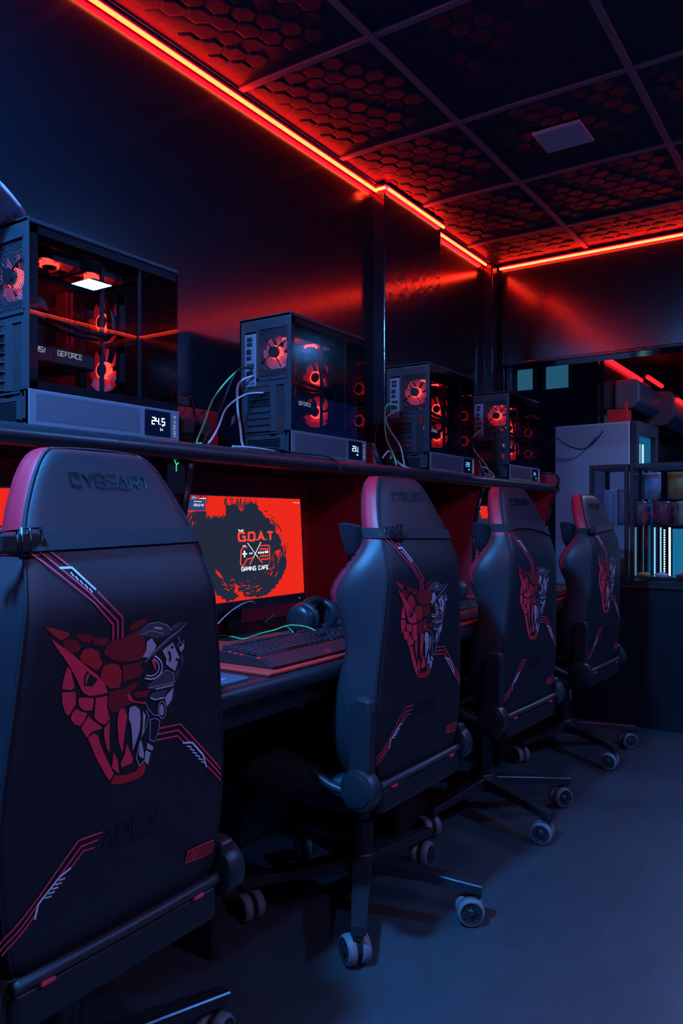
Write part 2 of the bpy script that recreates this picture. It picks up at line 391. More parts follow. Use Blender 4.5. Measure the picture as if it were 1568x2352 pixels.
for i in range(len(GXe)-1):
    for j in range(len(GYe)-1):
        x0, x1, y0, y1 = GXe[i]+0.012, GXe[i+1]-0.012, GYe[j]+0.012, GYe[j+1]-0.012
        k = (round(x1-x0, 3), round(y1-y0, 3))
        if k in tsrc: t = inst(tsrc[k], ce)
        else: t = make_tile(*k).build('ceiling_tile', ['tile', 'hexpad'], ce, normals=False); tsrc[k] = t
        t.location = ((x0+x1)/2, (y0+y1)/2, CZ)
for x in GX:
    B().mm((x-0.012, -1.1, CZ-0.004), (x+0.012, BY-0.005, CZ+0.012), 0, 0.001, 1).build('grid_bar', 'tbar', ce)
for y in GY:
    B().mm((WX+0.03, y-0.012, CZ-0.0035), (RXW-0.03, y+0.012, CZ+0.012), 0, 0.001, 1).build('grid_bar', 'tbar', ce)

# LED strips at the ceiling edge: channel and glowing diffuser
def led_strip(name, a, b_, label, mt='led', r=0.0082):
    a, b_ = Vector(a), Vector(b_); d = (b_-a).normalized(); sd = Vector((-d.y, d.x, 0))
    t = thing(name, label, 'light strip', tuple(a), 0, 'red light strips along the ceiling edge')
    L = (b_-a)
    q = B(); q.tube([Vector((0, 0, 0.010)), L+Vector((0, 0, 0.010))], 0.011, 6); q.build('channel', 'alu', t)
    q = B(); q.tube([Vector((0, 0, 0)), L], r, 8); q.build('diffuser', mt, t)
    if mt == 'led':
        side = Vector((1 if a.x < 0 else -1, 0, 0)) if abs(d.y) > 0.5 else Vector((0, -1, 0))
        q = B(); e = side*0.0040 + Vector((0, 0, -0.0052)); q.tube([e, L+e], 0.0062, 8); q.build('bright_core', 'ledcore', t)
    return t
LZ = 2.520
led_strip('led_strip', (WX+0.018, -1.2, LZ), (WX+0.018, 2.862, LZ), 'long glowing red strip above the tower reading 24.5')
led_strip('led_strip', (WX+0.026, 2.856, LZ), (WX+0.072, 2.856, LZ), 'very short glowing red strip across the near side of the wall column')
led_strip('led_strip', (WX+0.072, 2.872, LZ), (WX+0.072, 3.40, LZ), 'glowing red strip along the top of the wall column')
led_strip('led_strip', (WX+0.018, 3.44, LZ), (WX+0.018, 4.03, LZ), 'short glowing red strip between wall column and room corner')
struct(B().mm((RXW, -1.5, 0), (RXW+0.1, BY+0.14, CZ)).build('wall_right', 'wall'))
led_strip('led_strip', (RXW-0.018, -1.2, LZ), (RXW-0.018, BY-0.05, LZ), 'glowing red strip along the top of the wall across the room')
led_strip('led_strip', (WX+0.055, BY-0.018, LZ), (RXW-0.03, BY-0.018, LZ), 'glowing red strip along the top of the bulkhead over the opening')

# ceiling panel lamps: one dark, two lit outside the frame, last two added as fill
def panel_lamp(x, y, m, label, s=0.18, z=CZ-0.004):
    t = thing('ceiling_lamp', label, 'ceiling lamp', (x, y, z), 0)
    B().mm((-s/2, -s/2, -0.010), (s/2, s/2, 0), 0, 0.003, 1).build('housing', 'lampbody', t)
    B().mm((-s/2+0.008, -s/2+0.008, -0.0115), (s/2-0.008, s/2-0.008, -0.0098), 0).build('diffuser', m, t)
panel_lamp(-0.935, 2.874, 'lampoff', 'unlit square panel lamp in the dark tiled ceiling')
panel_lamp(0.98, 3.07, 'lamp2', 'lit square panel lamp mirrored in the glass of the first tower')
panel_lamp(-1.02, 0.30, 'lamp', 'lit square panel lamp above the row of chairs')
panel_lamp(0.98, 0.67, 'lamp4', 'lit square panel lamp above the open floor across from the chairs')  # unseen lamp added to lift the emblem and chair backs
panel_lamp(-0.30, 5.60, 'lamp3', 'lit square panel lamp in the far room beyond the opening', 0.18, 2.75)  # unseen lamp added so the fridge side gets light

# ================================================================== DESK, SHELF, DIVIDERS
DZ, DXF = 0.75, -1.100
SZ, SXF = 1.30, -1.425
Y0, Y1 = -0.4, 4.27
desk = thing('desk', 'long black desk with rounded front edge running under the monitors', 'desk', (0, 0, 0))
B().mm((WX+0.01, Y0, DZ-0.03), (DXF-0.012, Y1, DZ)).build('worktop', 'desk', desk)
prof = [(DXF-0.012+0.022*math.sin(t)*0.9, DZ-0.024+0.024*math.cos(t)) for t in [k*PI/10 for k in range(11)]]
b = B(); b.loft([[(x, yy, z) for x, z in prof] for yy in (Y0, Y1)], closed=False, cap0=False, cap1=False); b.build('front_edge', 'nose', desk)
B().mm((DXF-0.06, Y0, DZ-0.10), (DXF-0.04, Y1, DZ-0.03)).build('apron', 'desk', desk)
B().mm((WX+0.02, Y0, 0.02), (WX+0.05, Y1, DZ-0.03)).build('modesty_panel', 'desk', desk)
for y in (0.52, 1.44, 2.36, 3.28, 4.22):
    B().mm((WX+0.05, y-0.012, 0.0), (-1.35, y+0.012, DZ-0.03)).build('leg_panel', 'desk', desk)
kp = atX(685, 1613, -1.66)
B().cyl((kp.x-0.05, kp.y, kp.z), (kp.x+0.02, kp.y, kp.z), 0.024, 16, 0, bev=0.004).build('cable_port', 'iosteel', desk)
shelf = thing('shelf', 'long black shelf with rounded front edge carrying the towers', 'shelf', (0, 0, SZ))
B().mm((WX+0.01, Y0, -0.042), (SXF-0.012, Y1+0.02, 0)).build('board', 'desk', shelf)
prof = [(SXF-0.012+0.022*math.sin(t), -0.024+0.024*math.cos(t)) for t in [k*PI/10 for k in range(11)]]
b = B(); b.loft([[(x, yy, z) for x, z in prof] for yy in (Y0, Y1+0.02)], closed=False, cap0=False, cap1=False); b.build('front_edge', 'nose', shelf)
bp = B().mm((WX+0.008, Y0, DZ+0.002), (WX+0.02, Y1, SZ-0.045)).build('back_panel', 'redpanel')
tag(bp, 'dark red panel behind the monitors under the shelf', 'panel')
def divider(y, label, kind=0):
    t = thing('desk_divider', label, 'divider', (0, y, DZ), 0, 'red partition panels between the desk seats')
    if kind == 1: pr = [(-1.742, 0.002), (-1.46, 0.002), (-1.478, 0.15), (-1.470, 0.32), (-1.448, 0.42), (-1.412, 0.53), (-1.400, 0.575), (-1.412, 0.600), (-1.440, 0.612), (-1.742, 0.612)]
    elif kind == 2: pr = [(-1.742, 0.002), (-1.47, 0.002), (-1.490, 0.15), (-1.485, 0.32), (-1.458, 0.45), (-1.445, 0.505), (-1.742, 0.505)]
    else: pr = [(-1.742, 0.002), (-1.47, 0.002), (-1.490, 0.15), (-1.485, 0.32), (-1.458, 0.45), (-1.440, 0.505), (-1.440, 0.555), (-1.468, 0.622), (-1.742, 0.622)]
    B().prism([(x, -0.008, z) for x, z in pr], (0, 0.016, 0)).build('board', 'redpanel', t)
    ed = [Vector((x, 0, z)) for x, z in pr[1:]]; b = B()
    for i in range(len(ed)-1):
        a, c = ed[i], ed[i+1]; d = (c-a).normalized(); nrm = Vector((d.z, 0, -d.x))
        b.loft([[p+Vector((0, sy*0.0105, 0))+nrm*k for sy, k in ((-1, -0.004), (-1, 0.005), (1, 0.005), (1, -0.004))] for p in (a-d*0.002, c+d*0.002)])
    b.build('edge_band', 'nose', t)
divider(0.53, 'red partition panel with black edge left of the tower reading 24.5')
divider(1.455, 'red partition panel with black edge just left of the lit splash screen', 2)
divider(2.385, 'red partition panel with clipped corner rising over the shelf between second and third towers')
divider(3.305, 'red partition panel with black edge between third and fourth towers')
divider(4.235, 'red end panel with rounded black edge beside the white fridge', 1)

# red power board with sockets on the shelf, beside the first tower
t = thing('power_board', 'red board with black socket strip between first and second towers', 'power board', (-1.70, 1.40, SZ))
B().mm((-0.012, -0.25, 0), (0.0, 0.43, 0.143), 0, 0.002).build('board', 'redpanel', t)
b = B().mm((0.0, -0.20, 0.040), (0.022, 0.37, 0.108), 0, 0.004).build('socket_strip', 'plastic', t)
q = B()
for k in range(6):
    for (dy, dz) in ((0, 0.012), (-0.010, -0.008), (0.010, -0.008)): q.cyl((0.020, 0.05+k*0.055+dy, 0.074+dz), (0.0228, 0.05+k*0.055+dy, 0.074+dz), 0.0035, 8)
q.build('socket_hole', 'port', b)
B().mm((0.022, 0.22, 0.050), (0.060, 0.27, 0.100), 0, 0.008).build('plug', 'plastic', t)
B().mm((0.022, 0.30, 0.050), (0.055, 0.345, 0.095), 0, 0.008).build('plug', 'plastic', t)
# two dark adapters on top of it
for yy, lab in ((1.50, 'black power adapter standing on the red socket board'), (1.66, 'small black adapter on the red socket board near the second tower')):
    t = thing('power_adapter', lab, 'adapter', (-1.715, yy, SZ+0.143))
    B().mm((-0.02, -0.04, 0), (0.02, 0.04, 0.028), 0, 0.004).build('body', 'plastic', t)
    B().tube(spline([(0, 0.03, 0.02), (0.01, 0.05, 0.035), (0.012, 0.062, 0.01), (0.03, 0.06, -0.04)], 5), 0.003, 6).build('lead', 'cblack', t)

# ================================================================== TOWERS
PW, PL, PH, BH = 0.205, 0.43, 0.437, 0.076
def fan(parent, loc, rot, size=0.118):
    """fan in its own plane: normal +z"""
    f = B(); h = size/2
    for sx in (-1, 1):
        f.mm((sx*h-0.004*(sx > 0), -h, -0.012), (sx*h+0.004*(sx < 0), h, 0.012)); f.mm((-h, sx*h-0.004*(sx > 0), -0.012), (h, sx*h+0.004*(sx < 0), 0.012))
    for cx in (-1, 1):
        for cy in (-1, 1): f.prism([(cx*h, cy*h, -0.011), (cx*h*0.62, cy*h, -0.011), (cx*h, cy*h*0.62, -0.011)], (0, 0, 0.022))
    o = f.build('fan', 'caseblk', parent); o.location = loc; o.rotation_euler = rot
    hb = B().cyl((0, 0, -0.012), (0, 0, 0.013), 0.0165, 20, 0, bev=0.002); hb.build('hub', 'gpu', o)
    rg = B(); n = 24
    rg.loft([[(r*math.cos(2*PI*k/n), r*math.sin(2*PI*k/n), z) for k in range(n)] for r, z in ((0.0175, -0.006), (0.0215, -0.006), (0.0215, 0.010), (0.0175, 0.010))], cap0=False, cap1=False)
    rg.build('glow_ring', 'ring', o)
    bl = B()
    for k in range(7):
        a0 = 2*PI*k/7; pr = []
        for (r, da, z) in ((0.021, 0, 0.006), (0.021, 0.72, -0.006), (h*0.72, 0.93, -0.008), (h*0.93, 1.02, -0.008), (h*0.95, 0.62, 0.0), (h*0.93, 0.20, 0.008), (h*0.72, 0.10, 0.008)):
            pr.append((r*math.cos(a0+da), r*math.sin(a0+da), z))
        bl.poly(pr)
    bl.build('blades', 'blade', o)
    return o
def tower(label, loc, digits, dmat='digit', rz=0.0, wire=None):
    t = thing('computer_tower', label, 'computer', loc, rz, 'computer towers along the shelf')
    X0, X1 = -PW, 0.0
    f = B()
    f.mm((X0, 0, 0.006), (X1-0.004, PL, 0.014)); f.mm((X0, 0, PH-0.012), (X1, PL, PH), 0, 0.003)
    f.mm((X0, 0, 0.006), (X0+0.005, PL, PH-0.004)); f.mm((X0, 0.0, BH-0.004), (X1-0.006, PL-0.02, BH))
    # rear panel as a frame round its openings
    ru = lambda u: X0+u*PW
    rv = lambda v: PH*(1-v)
    def rp(u0, u1, v0, v1, th=0.004, y=0.0): f.mm((ru(u0), y, rv(v1)), (ru(u1), y+th, rv(v0)))
    rp(0, 1, 0, 0.10); rp(0, 0.11, 0.10, 1); rp(0.93, 1, 0.10, 1); rp(0.33, 0.40, 0.10, 0.46); rp(0.11, 0.93, 0.44, 0.50)
    rp(0.60, 0.72, 0.50, 0.86); rp(0.88, 0.93, 0.50, 0.86); rp(0.11, 0.16, 0.50, 1); rp(0.16, 0.93, 0.83, 0.88); rp(0.80, 0.93, 0.88, 1)
    f.build('frame', 'case', t)
    for (u0, u1, v0, v1) in ((.38, .395, .09, .455), (.38, .94, .085, .095), (.925, .945, .085, .2), (.925, .945, .33, .44), (.38, .93, .45, .46), (.16, .90, .835, .845), (.885, .90, .835, .98)):
        B().mm((ru(u0), -0.003, rv(v1)), (ru(u1), 0, rv(v0))).build('stiffening_rib', 'case', t)
    B().mm((ru(0.16), -0.0012, rv(0.085)), (ru(0.88), -0.0004, rv(0.035))).build('top_vent', 'slotmesh', t)
    B().mm((ru(0.395), 0.001, rv(0.445)), (ru(0.93), 0.0018, rv(0.10))).build('exhaust_grille', 'grille', t)
    s_ = B(); fc = (ru(0.665), rv(0.265))
    s_.cyl((fc[0], -0.004, fc[1]), (fc[0], 0.001, fc[1]), 0.0175, 16)
    for k in range(4):
        a = PI/4*0.75 + k*PI/2
        d = Vector((math.cos(a), 0, math.sin(a))); s_.tube([Vector((fc[0], -0.002, fc[1]))+d*0.015, Vector((fc[0], -0.002, fc[1]))+d*0.056], 0.002, 5)
    s_.build('fan_guard', 'caseblk', t)
    B().mm((ru(0.725), 0.0, rv(0.825)), (ru(0.875), 0.001, rv(0.51))).build('side_vent', 'slotmesh', t)
    io = B().mm((ru(0.11), -0.002, rv(0.495)), (ru(0.33), 0.002, rv(0.115)), 0, 0.001, 1).build('io_plate', 'iosteel', t)
    pb = B()
    for (u0, u1, v0, v1) in ((.16, .26, .14, .165), (.16, .26, .175, .20), (.15, .24, .225, .26), (.15, .24, .275, .30), (.16, .22, .33, .355), (.24, .29, .33, .355), (.15, .28, .385, .41)):
        pb.mm((ru(u0), -0.006, rv(v1)), (ru(u1), -0.001, rv(v0)), 0, 0.001, 1)
    pb.build('port', 'port', io)
    for k in range(3): B().cyl((ru(0.17+k*0.06), -0.007, rv(0.465)), (ru(0.17+k*0.06), -0.001, rv(0.465)), 0.004, 10).build('audio_jack', 'iosteel' if k else 'portblue', io)
    for k in range(7):
        v = 0.505+k*0.046
        sl = B().mm((ru(0.165), -0.002, rv(v+0.036)), (ru(0.595), 0.002, rv(v)), 0, 0.001, 1).build('slot_cover', 'slotmesh' if k not in (1, 2) else 'caseblk', t)
        B().mm((ru(0.16), -0.006, rv(v+0.044)), (ru(0.60), 0.002, rv(v+0.037)), 0, 0.001, 1).build('slot_bar', 'case', t)
    ps = B().mm((ru(0.16), -0.001, 0.010), (ru(0.80), 0.12, rv(0.885)), 0, 0.002).build('power_supply', 'caseblk', t)
    B().mm((ru(0.22), -0.006, 0.016), (ru(0.36), -0.001, 0.036), 0, 0.002).build('power_socket', 'port', ps)
    # grey lower band with mesh field, display and badge
    bd = B(); bd.mm((X1-0.010, 0, 0.0), (X1+0.002, PL, BH), 0, 0.0015, 1); bd.mm((X0, PL-0.012, 0.0), (X1, PL, BH)); bd.build('base_panel', 'band', t)
    B().mm((X1+0.002, 0.018, 0.012), (X1+0.0028, 0.30, BH-0.008)).build('perforated_field', 'bandmesh', t)
    dp = B().mm((X1+0.002, 0.315, 0.008), (X1+0.0035, 0.398, BH-0.006), 0, 0.0007, 1).build('display', 'dispbg', t)
    fx = lambda u, v: Vector((X1+0.0042, u, v))
    b = B()
    if dmat == 'digit':
        text(b, digits, 0.337, 0.036, 0.0160, 0.0026, fx, 0, 0.56, 0.42); text(b, 'C', 0.3705, 0.033, 0.0045, 0.001, fx); b.mm((X1+0.0040, 0.364, 0.021), (X1+0.0043, 0.3658, 0.028)); text(b, 'C', 0.370, 0.0225, 0.0035, 0.0012, fx)
    else:
        text(b, digits, 0.335, 0.036, 0.017, 0.0026, fx, 0, 0.6, 0.35); b.mm((X1+0.0040, 0.362, 0.020), (X1+0.0043, 0.372, 0.026))
    b.build('readout', dmat, dp)
    b = B()
    rnd = random.Random(3)
    fv = lambda u, v: Vector((X1+0.0026, 0.414-v, u))
    text(b, 'HDTO', 0.012, -0.003, 0.007, 0.0011, fv, 0, 0.8, 0.35); text(b, 'E-E', 0.046, -0.003, 0.006, 0.0010, fv, 0, 0.8, 0.35)
    b.build('badge', 'white', t)
    # glass
    B().mm((X1-0.004, 0.002, BH), (X1, PL-0.002, PH-0.001)).build('glass_panel', 'sideglass', t)
    gb = B(); 
    gb.mm((X1-0.0052, 0.004, BH), (X1-0.0044, 0.026, PH-0.012)); gb.mm((X1-0.0052, 0.004, BH), (X1-0.0044, PL-0.004, BH+0.020)); gb.mm((X1-0.0052, 0.004, PH-0.030), (X1-0.0044, PL-0.004, PH-0.012))
    gb.build('glass_border', 'caseblk', t)
    B().mm((X0+0.004, PL-0.006, BH), (X1-0.004, PL-0.002, PH-0.012)).build('front_glass', 'frontglass', t)
    # interior
    mb = B().mm((X0+0.012, 0.02, 0.115), (X0+0.016, 0.262, PH-0.035)).build('motherboard', 'pcb', t)
    b = B()
    for k in range(2): b.mm((X0+0.016, 0.030, 0.30-0.05*k), (X0+0.050, 0.075, 0.335-0.05*k), 0, 0.003)
    for k in range(5): b.cyl((X0+0.016, 0.10+k*0.02, 0.22), (X0+0.026, 0.10+k*0.02, 0.22), 0.004, 8)
    b.build('board_heatsinks', 'gpu', mb)
    for k in range(2): B().mm((X0+0.016, 0.205+k*0.014, 0.225), (X0+0.056, 0.209+k*0.014, 0.352)).build('memory_stick', 'pipe', mb)
    cp = B().cyl((X0+0.016, 0.125, 0.292), (X0+0.060, 0.125, 0.292), 0.030, 24, 0, bev=0.003).build('cooler_pump', 'gpu', t)
    b = B().tube(spline([(X0+0.05, 0.105, 0.292), (X0+0.13, 0.07, 0.275), (X0+0.165, 0.10, 0.245), (X0+0.170, 0.18, 0.233), (X0+0.165, 0.245, 0.240), (X0+0.15, 0.270, 0.275), (X0+0.12, 0.272, 0.345), (X0+0.10, 0.27, 0.385)], 8), 0.0062, 10); b.build('cooler_hose', 'gpu', t)
    b = B().tube(spline([(X0+0.05, 0.115, 0.275), (X0+0.11, 0.07, 0.262), (X0+0.14, 0.10, 0.236), (X0+0.145, 0.18, 0.226), (X0+0.14, 0.255, 0.236), (X0+0.12, 0.280, 0.28), (X0+0.10, 0.285, 0.385)], 8), 0.0062, 10); b.build('cooler_hose', 'gpu', t)
    gp = B(); gp.mm((X0+0.016, 0.010, 0.150), (X0+0.150, 0.215, 0.188), 0, 0.004); gp.build('graphics_card', 'gpu', t)
    gp = t.children[-1]
    b = B(); gx = lambda u, v: Vector((X0+0.1506, u, v))
    text(b, 'GEFORCE', 0.112, 0.171, 0.0105, 0.0020, gx, 0, 0.72, 0.28); text(b, 'MSI', 0.052, 0.171, 0.0105, 0.0024, gx, 0, 0.9, 0.25, shear=0.2)
    b.build('lettering', 'white', gp)
    b = B()
    for k in range(2): b.cyl((X0+0.085, 0.060+k*0.095, 0.146), (X0+0.085, 0.060+k*0.095, 0.151), 0.042, 28)
    b.mm((X0+0.1495, 0.100, 0.150), (X0+0.1512, 0.104, 0.188), 0); b.build('card_fan', 'caseblk', gp)
    b = B().mm((X0+0.152, 0.225, 0.1), (X0+0.160, 0.233, PH-0.02)); b.mm((X0+0.03, 0.296, BH), (X0+0.036, 0.304, PH-0.02)); b.mm((X1-0.012, 0.306, BH), (X1-0.006, 0.312, PH-0.02)); b.mm((X0+0.02, 0.30, 0.226), (X1-0.02, 0.304, 0.230)); b.build('fan_bracket', 'case', t)
    rd = B().mm((X0+0.03, 0.05, PH-0.030), (X1-0.035, 0.335, PH-0.014), 0, 0.002).build('radiator', 'caseblk', t)
    for yy in (0.13, 0.252): fan(t, (X0+0.095, yy, 0.394), (PI, 0, 0))
    for zz in (0.170, 0.288): fan(t, (X0+0.095, 0.288, zz), (PI/2, 0, 0))
    fan(t, (fc[0], 0.020, fc[1]), (PI/2, 0, 0), 0.112)
    for fx_, fy_ in ((X0+0.03, 0.04), (X0+0.03, PL-0.04), (X1-0.03, 0.04), (X1-0.03, PL-0.04)):
        pass
    return t
TX = -1.45
tw1 = tower('tower with clear glass side, grey band and white readout of 24.5', (TX, 0.985, SZ), '24.5')
tw2 = tower('tower beside the red socket board, green lead and card slots on its back', (TX, 1.882, SZ), '23.1')
tw3 = tower('tower behind a loop of white leads, next to the wall column', (TX, 2.790, SZ), '239', 'digitblue')
tw4 = tower('tower nearest the white fridge with small blue readout', (TX-0.005, 3.645, SZ), '24', 'digitblue')

# cloth on the first tower
b = B(); rows = []
for i in range(15):
    s = i/14
    r = []
    for j in range(41):
        q = j/40
        x = -1.475-0.16*q
        if s < 0.30: y, z = 1.000-s/0.30*0.08, SZ+PH+0.012+0.055*(s/0.30)
        else:
            k = (s-0.30)/0.70; y, z = 0.92-0.055*math.sin(k*PI*0.6), SZ+PH+0.067-0.16*k
        rib = 0.0028*math.sin(j*PI*0.5+0.4)
        r.append((x+0.008*math.sin(s*9+q*3), y-rib, z+rib+0.006*math.sin(q*7)))
    rows.append(r)
b.loft(rows, closed=False, cap0=False, cap1=False)
o = b.build('draped_cloth', 'cloth', None, smooth=True); md = o.modifiers.new('solid', 'SOLIDIFY'); md.thickness = 0.008
tag(o, 'grey ribbed cloth draped over the back corner of the tower reading 24.5', 'cloth')

# cables behind the towers
def cable(name, pts, r, m, label, group=None, n=8):
    p0 = Vector(pts[0])
    o = B().tube(spline([Vector(p)-p0 for p in pts], n), r*0.82, 8).build(name, m); o.location = p0
    tag(o, label, 'cable', group); return o
def rearpt(ty, u, v, off): return (TX-PW+u*PW, ty-off, SZ+PH*(1-v))
def shelfpt(px, py, dx=0.012): return tuple(atX(px, py, SXF-dx))
S2, S3, S4 = 1.882, 2.790, 3.645
cable('green_cable', [rearpt(S2, .25, .37, .004), rearpt(S2, .18, .39, .05), (-1.63, 1.74, 1.475), (-1.56, 1.62, 1.375), (-1.50, 1.53, 1.312), (-1.46, 1.505, 1.304)], 0.0035, 'cgreen', 'green lead running from the second tower down to the shelf')
cable('black_cable', [rearpt(S2, .28, .36, .004), rearpt(S2, .2, .4, .06), (-1.61, 1.75, 1.45), (-1.57, 1.66, 1.37), (-1.50, 1.55, 1.304), (-1.45, 1.52, 1.304)], 0.0035, 'cblack', 'black lead twisted beside the green lead of the second tower')
cable('grey_cable', [rearpt(S2, .30, .42, .006), rearpt(S2, .12, .47, .03), rearpt(S2, .10, .62, .035), rearpt(S2, .14, .80, .03), rearpt(S2, .20, .93, .03), (-1.56, 1.85, 1.304)], 0.0050, 'cwhite', 'thick pale lead dropping from the ports of the second tower')
cable('grey_cable', [rearpt(S2, .50, .55, .006), rearpt(S2, .32, .57, .05), (-1.60, 1.76, 1.44), (-1.55, 1.67, 1.37), (-1.49, 1.58, 1.325), (-1.46, 1.53, 1.304)], 0.0038, 'cwhite', 'pale lead stretching from the card slots of the second tower')
cable('black_cable', [(-1.46, 1.70, 1.304), (-1.442, 1.78, 1.312), (-1.440, 1.88, 1.306), (-1.435, 1.99, 1.306), (-1.425, 2.05, 1.303), (-1.412, 2.075, 1.288), (-1.404, 2.085, 1.262)], 0.0035, 'cblack', 'black lead lying along the shelf edge below the second tower')
cable('grey_cable', [(-1.452, 1.62, 1.304), (-1.445, 1.70, 1.306), (-1.446, 1.80, 1.304)], 0.0042, 'cwhite', 'short pale lead on the shelf in front of the second tower')
b = B().mm((-0.001, -0.018, -0.012), (0.001, 0.018, 0.012)); o = b.build('cable_flag', 'cwhite'); o.location = rearpt(S2, .06, .74, .045); o.rotation_euler = (0.4, 0.2, 0.5)
tag(o, 'small pale paper flag on the thick lead of the second tower', 'tag')
cable('green_cable', [rearpt(S3, .25, .37, .004), rearpt(S3, .15, .40, .05), (-1.60, 2.70, 1.44), (-1.52, 2.62, 1.36), (-1.47, 2.56, 1.310)], 0.0034, 'cgreen', 'green lead running down from the third tower')
cable('black_cable', [rearpt(S3, .2, .36, .004), rearpt(S3, .08, .42, .05), (-1.63, 2.67, 1.44), (-1.60, 2.62, 1.34), (-1.56, 2.58, 1.304)], 0.0032, 'cblack', 'black lead hanging behind the third tower')
cable('white_cable', [rearpt(S3, .30, .43, .006), rearpt(S3, .16, .5, .05), rearpt(S3, .3, .62, .07), rearpt(S3, .55, .78, .075), rearpt(S3, .62, .93, .07), (-1.52, 2.715, 1.306), (-1.49, 2.70, 1.306)], 0.0042, 'cwhite', 'white lead bowing down the back of the third tower')
cable('white_cable', [(-1.47, 2.46, 1.330), (-1.50, 2.55, 1.362), (-1.53, 2.63, 1.358), (-1.53, 2.68, 1.325), (-1.50, 2.70, 1.306)], 0.0040, 'cwhite', 'white lead arching over the clipped partition corner')
cable('white_cable', [(-1.49, 2.55, 1.335), (-1.53, 2.62, 1.348), (-1.56, 2.69, 1.332), (-1.55, 2.735, 1.306)], 0.0040, 'cwhite', 'lower white lead arching beside the third tower')
cable('white_cable', [(-1.50, 2.57, 1.345), (-1.54, 2.66, 1.345), (-1.53, 2.72, 1.318), (-1.50, 2.735, 1.306)], 0.0036, 'cwhite', 'inner white lead looping beside the third tower')
cable('pink_cable', [rearpt(S4, .25, .42, .006), rearpt(S4, .12, .52, .04), rearpt(S4, .2, .66, .06), rearpt(S4, .5, .82, .07), rearpt(S4, .6, .93, .06), (-1.52, 3.575, 1.306)], 0.0042, 'cwhite', 'pale lead bowing down the back of the fourth tower')
cable('white_cable', [(-1.49, 3.36, 1.330), (-1.50, 3.44, 1.352), (-1.50, 3.52, 1.335), (-1.49, 3.54, 1.310), (-1.48, 3.46, 1.304), (-1.47, 3.38, 1.306)], 0.0040, 'cwhite', 'white lead coiled on the shelf behind the fourth tower')
cable('white_cable', [(-1.49, 3.37, 1.310), (-1.52, 3.45, 1.330), (-1.52, 3.53, 1.322), (-1.50, 3.57, 1.305)], 0.0038, 'cwhite', 'second white lead crossing the coil by the fourth tower')
cable('black_cable', [rearpt(S4, .22, .40, .004), rearpt(S4, .05, .55, .05), (-1.62, 3.54, 1.40), (-1.60, 3.49, 1.304)], 0.0030, 'cblack', 'thin black lead behind the fourth tower')

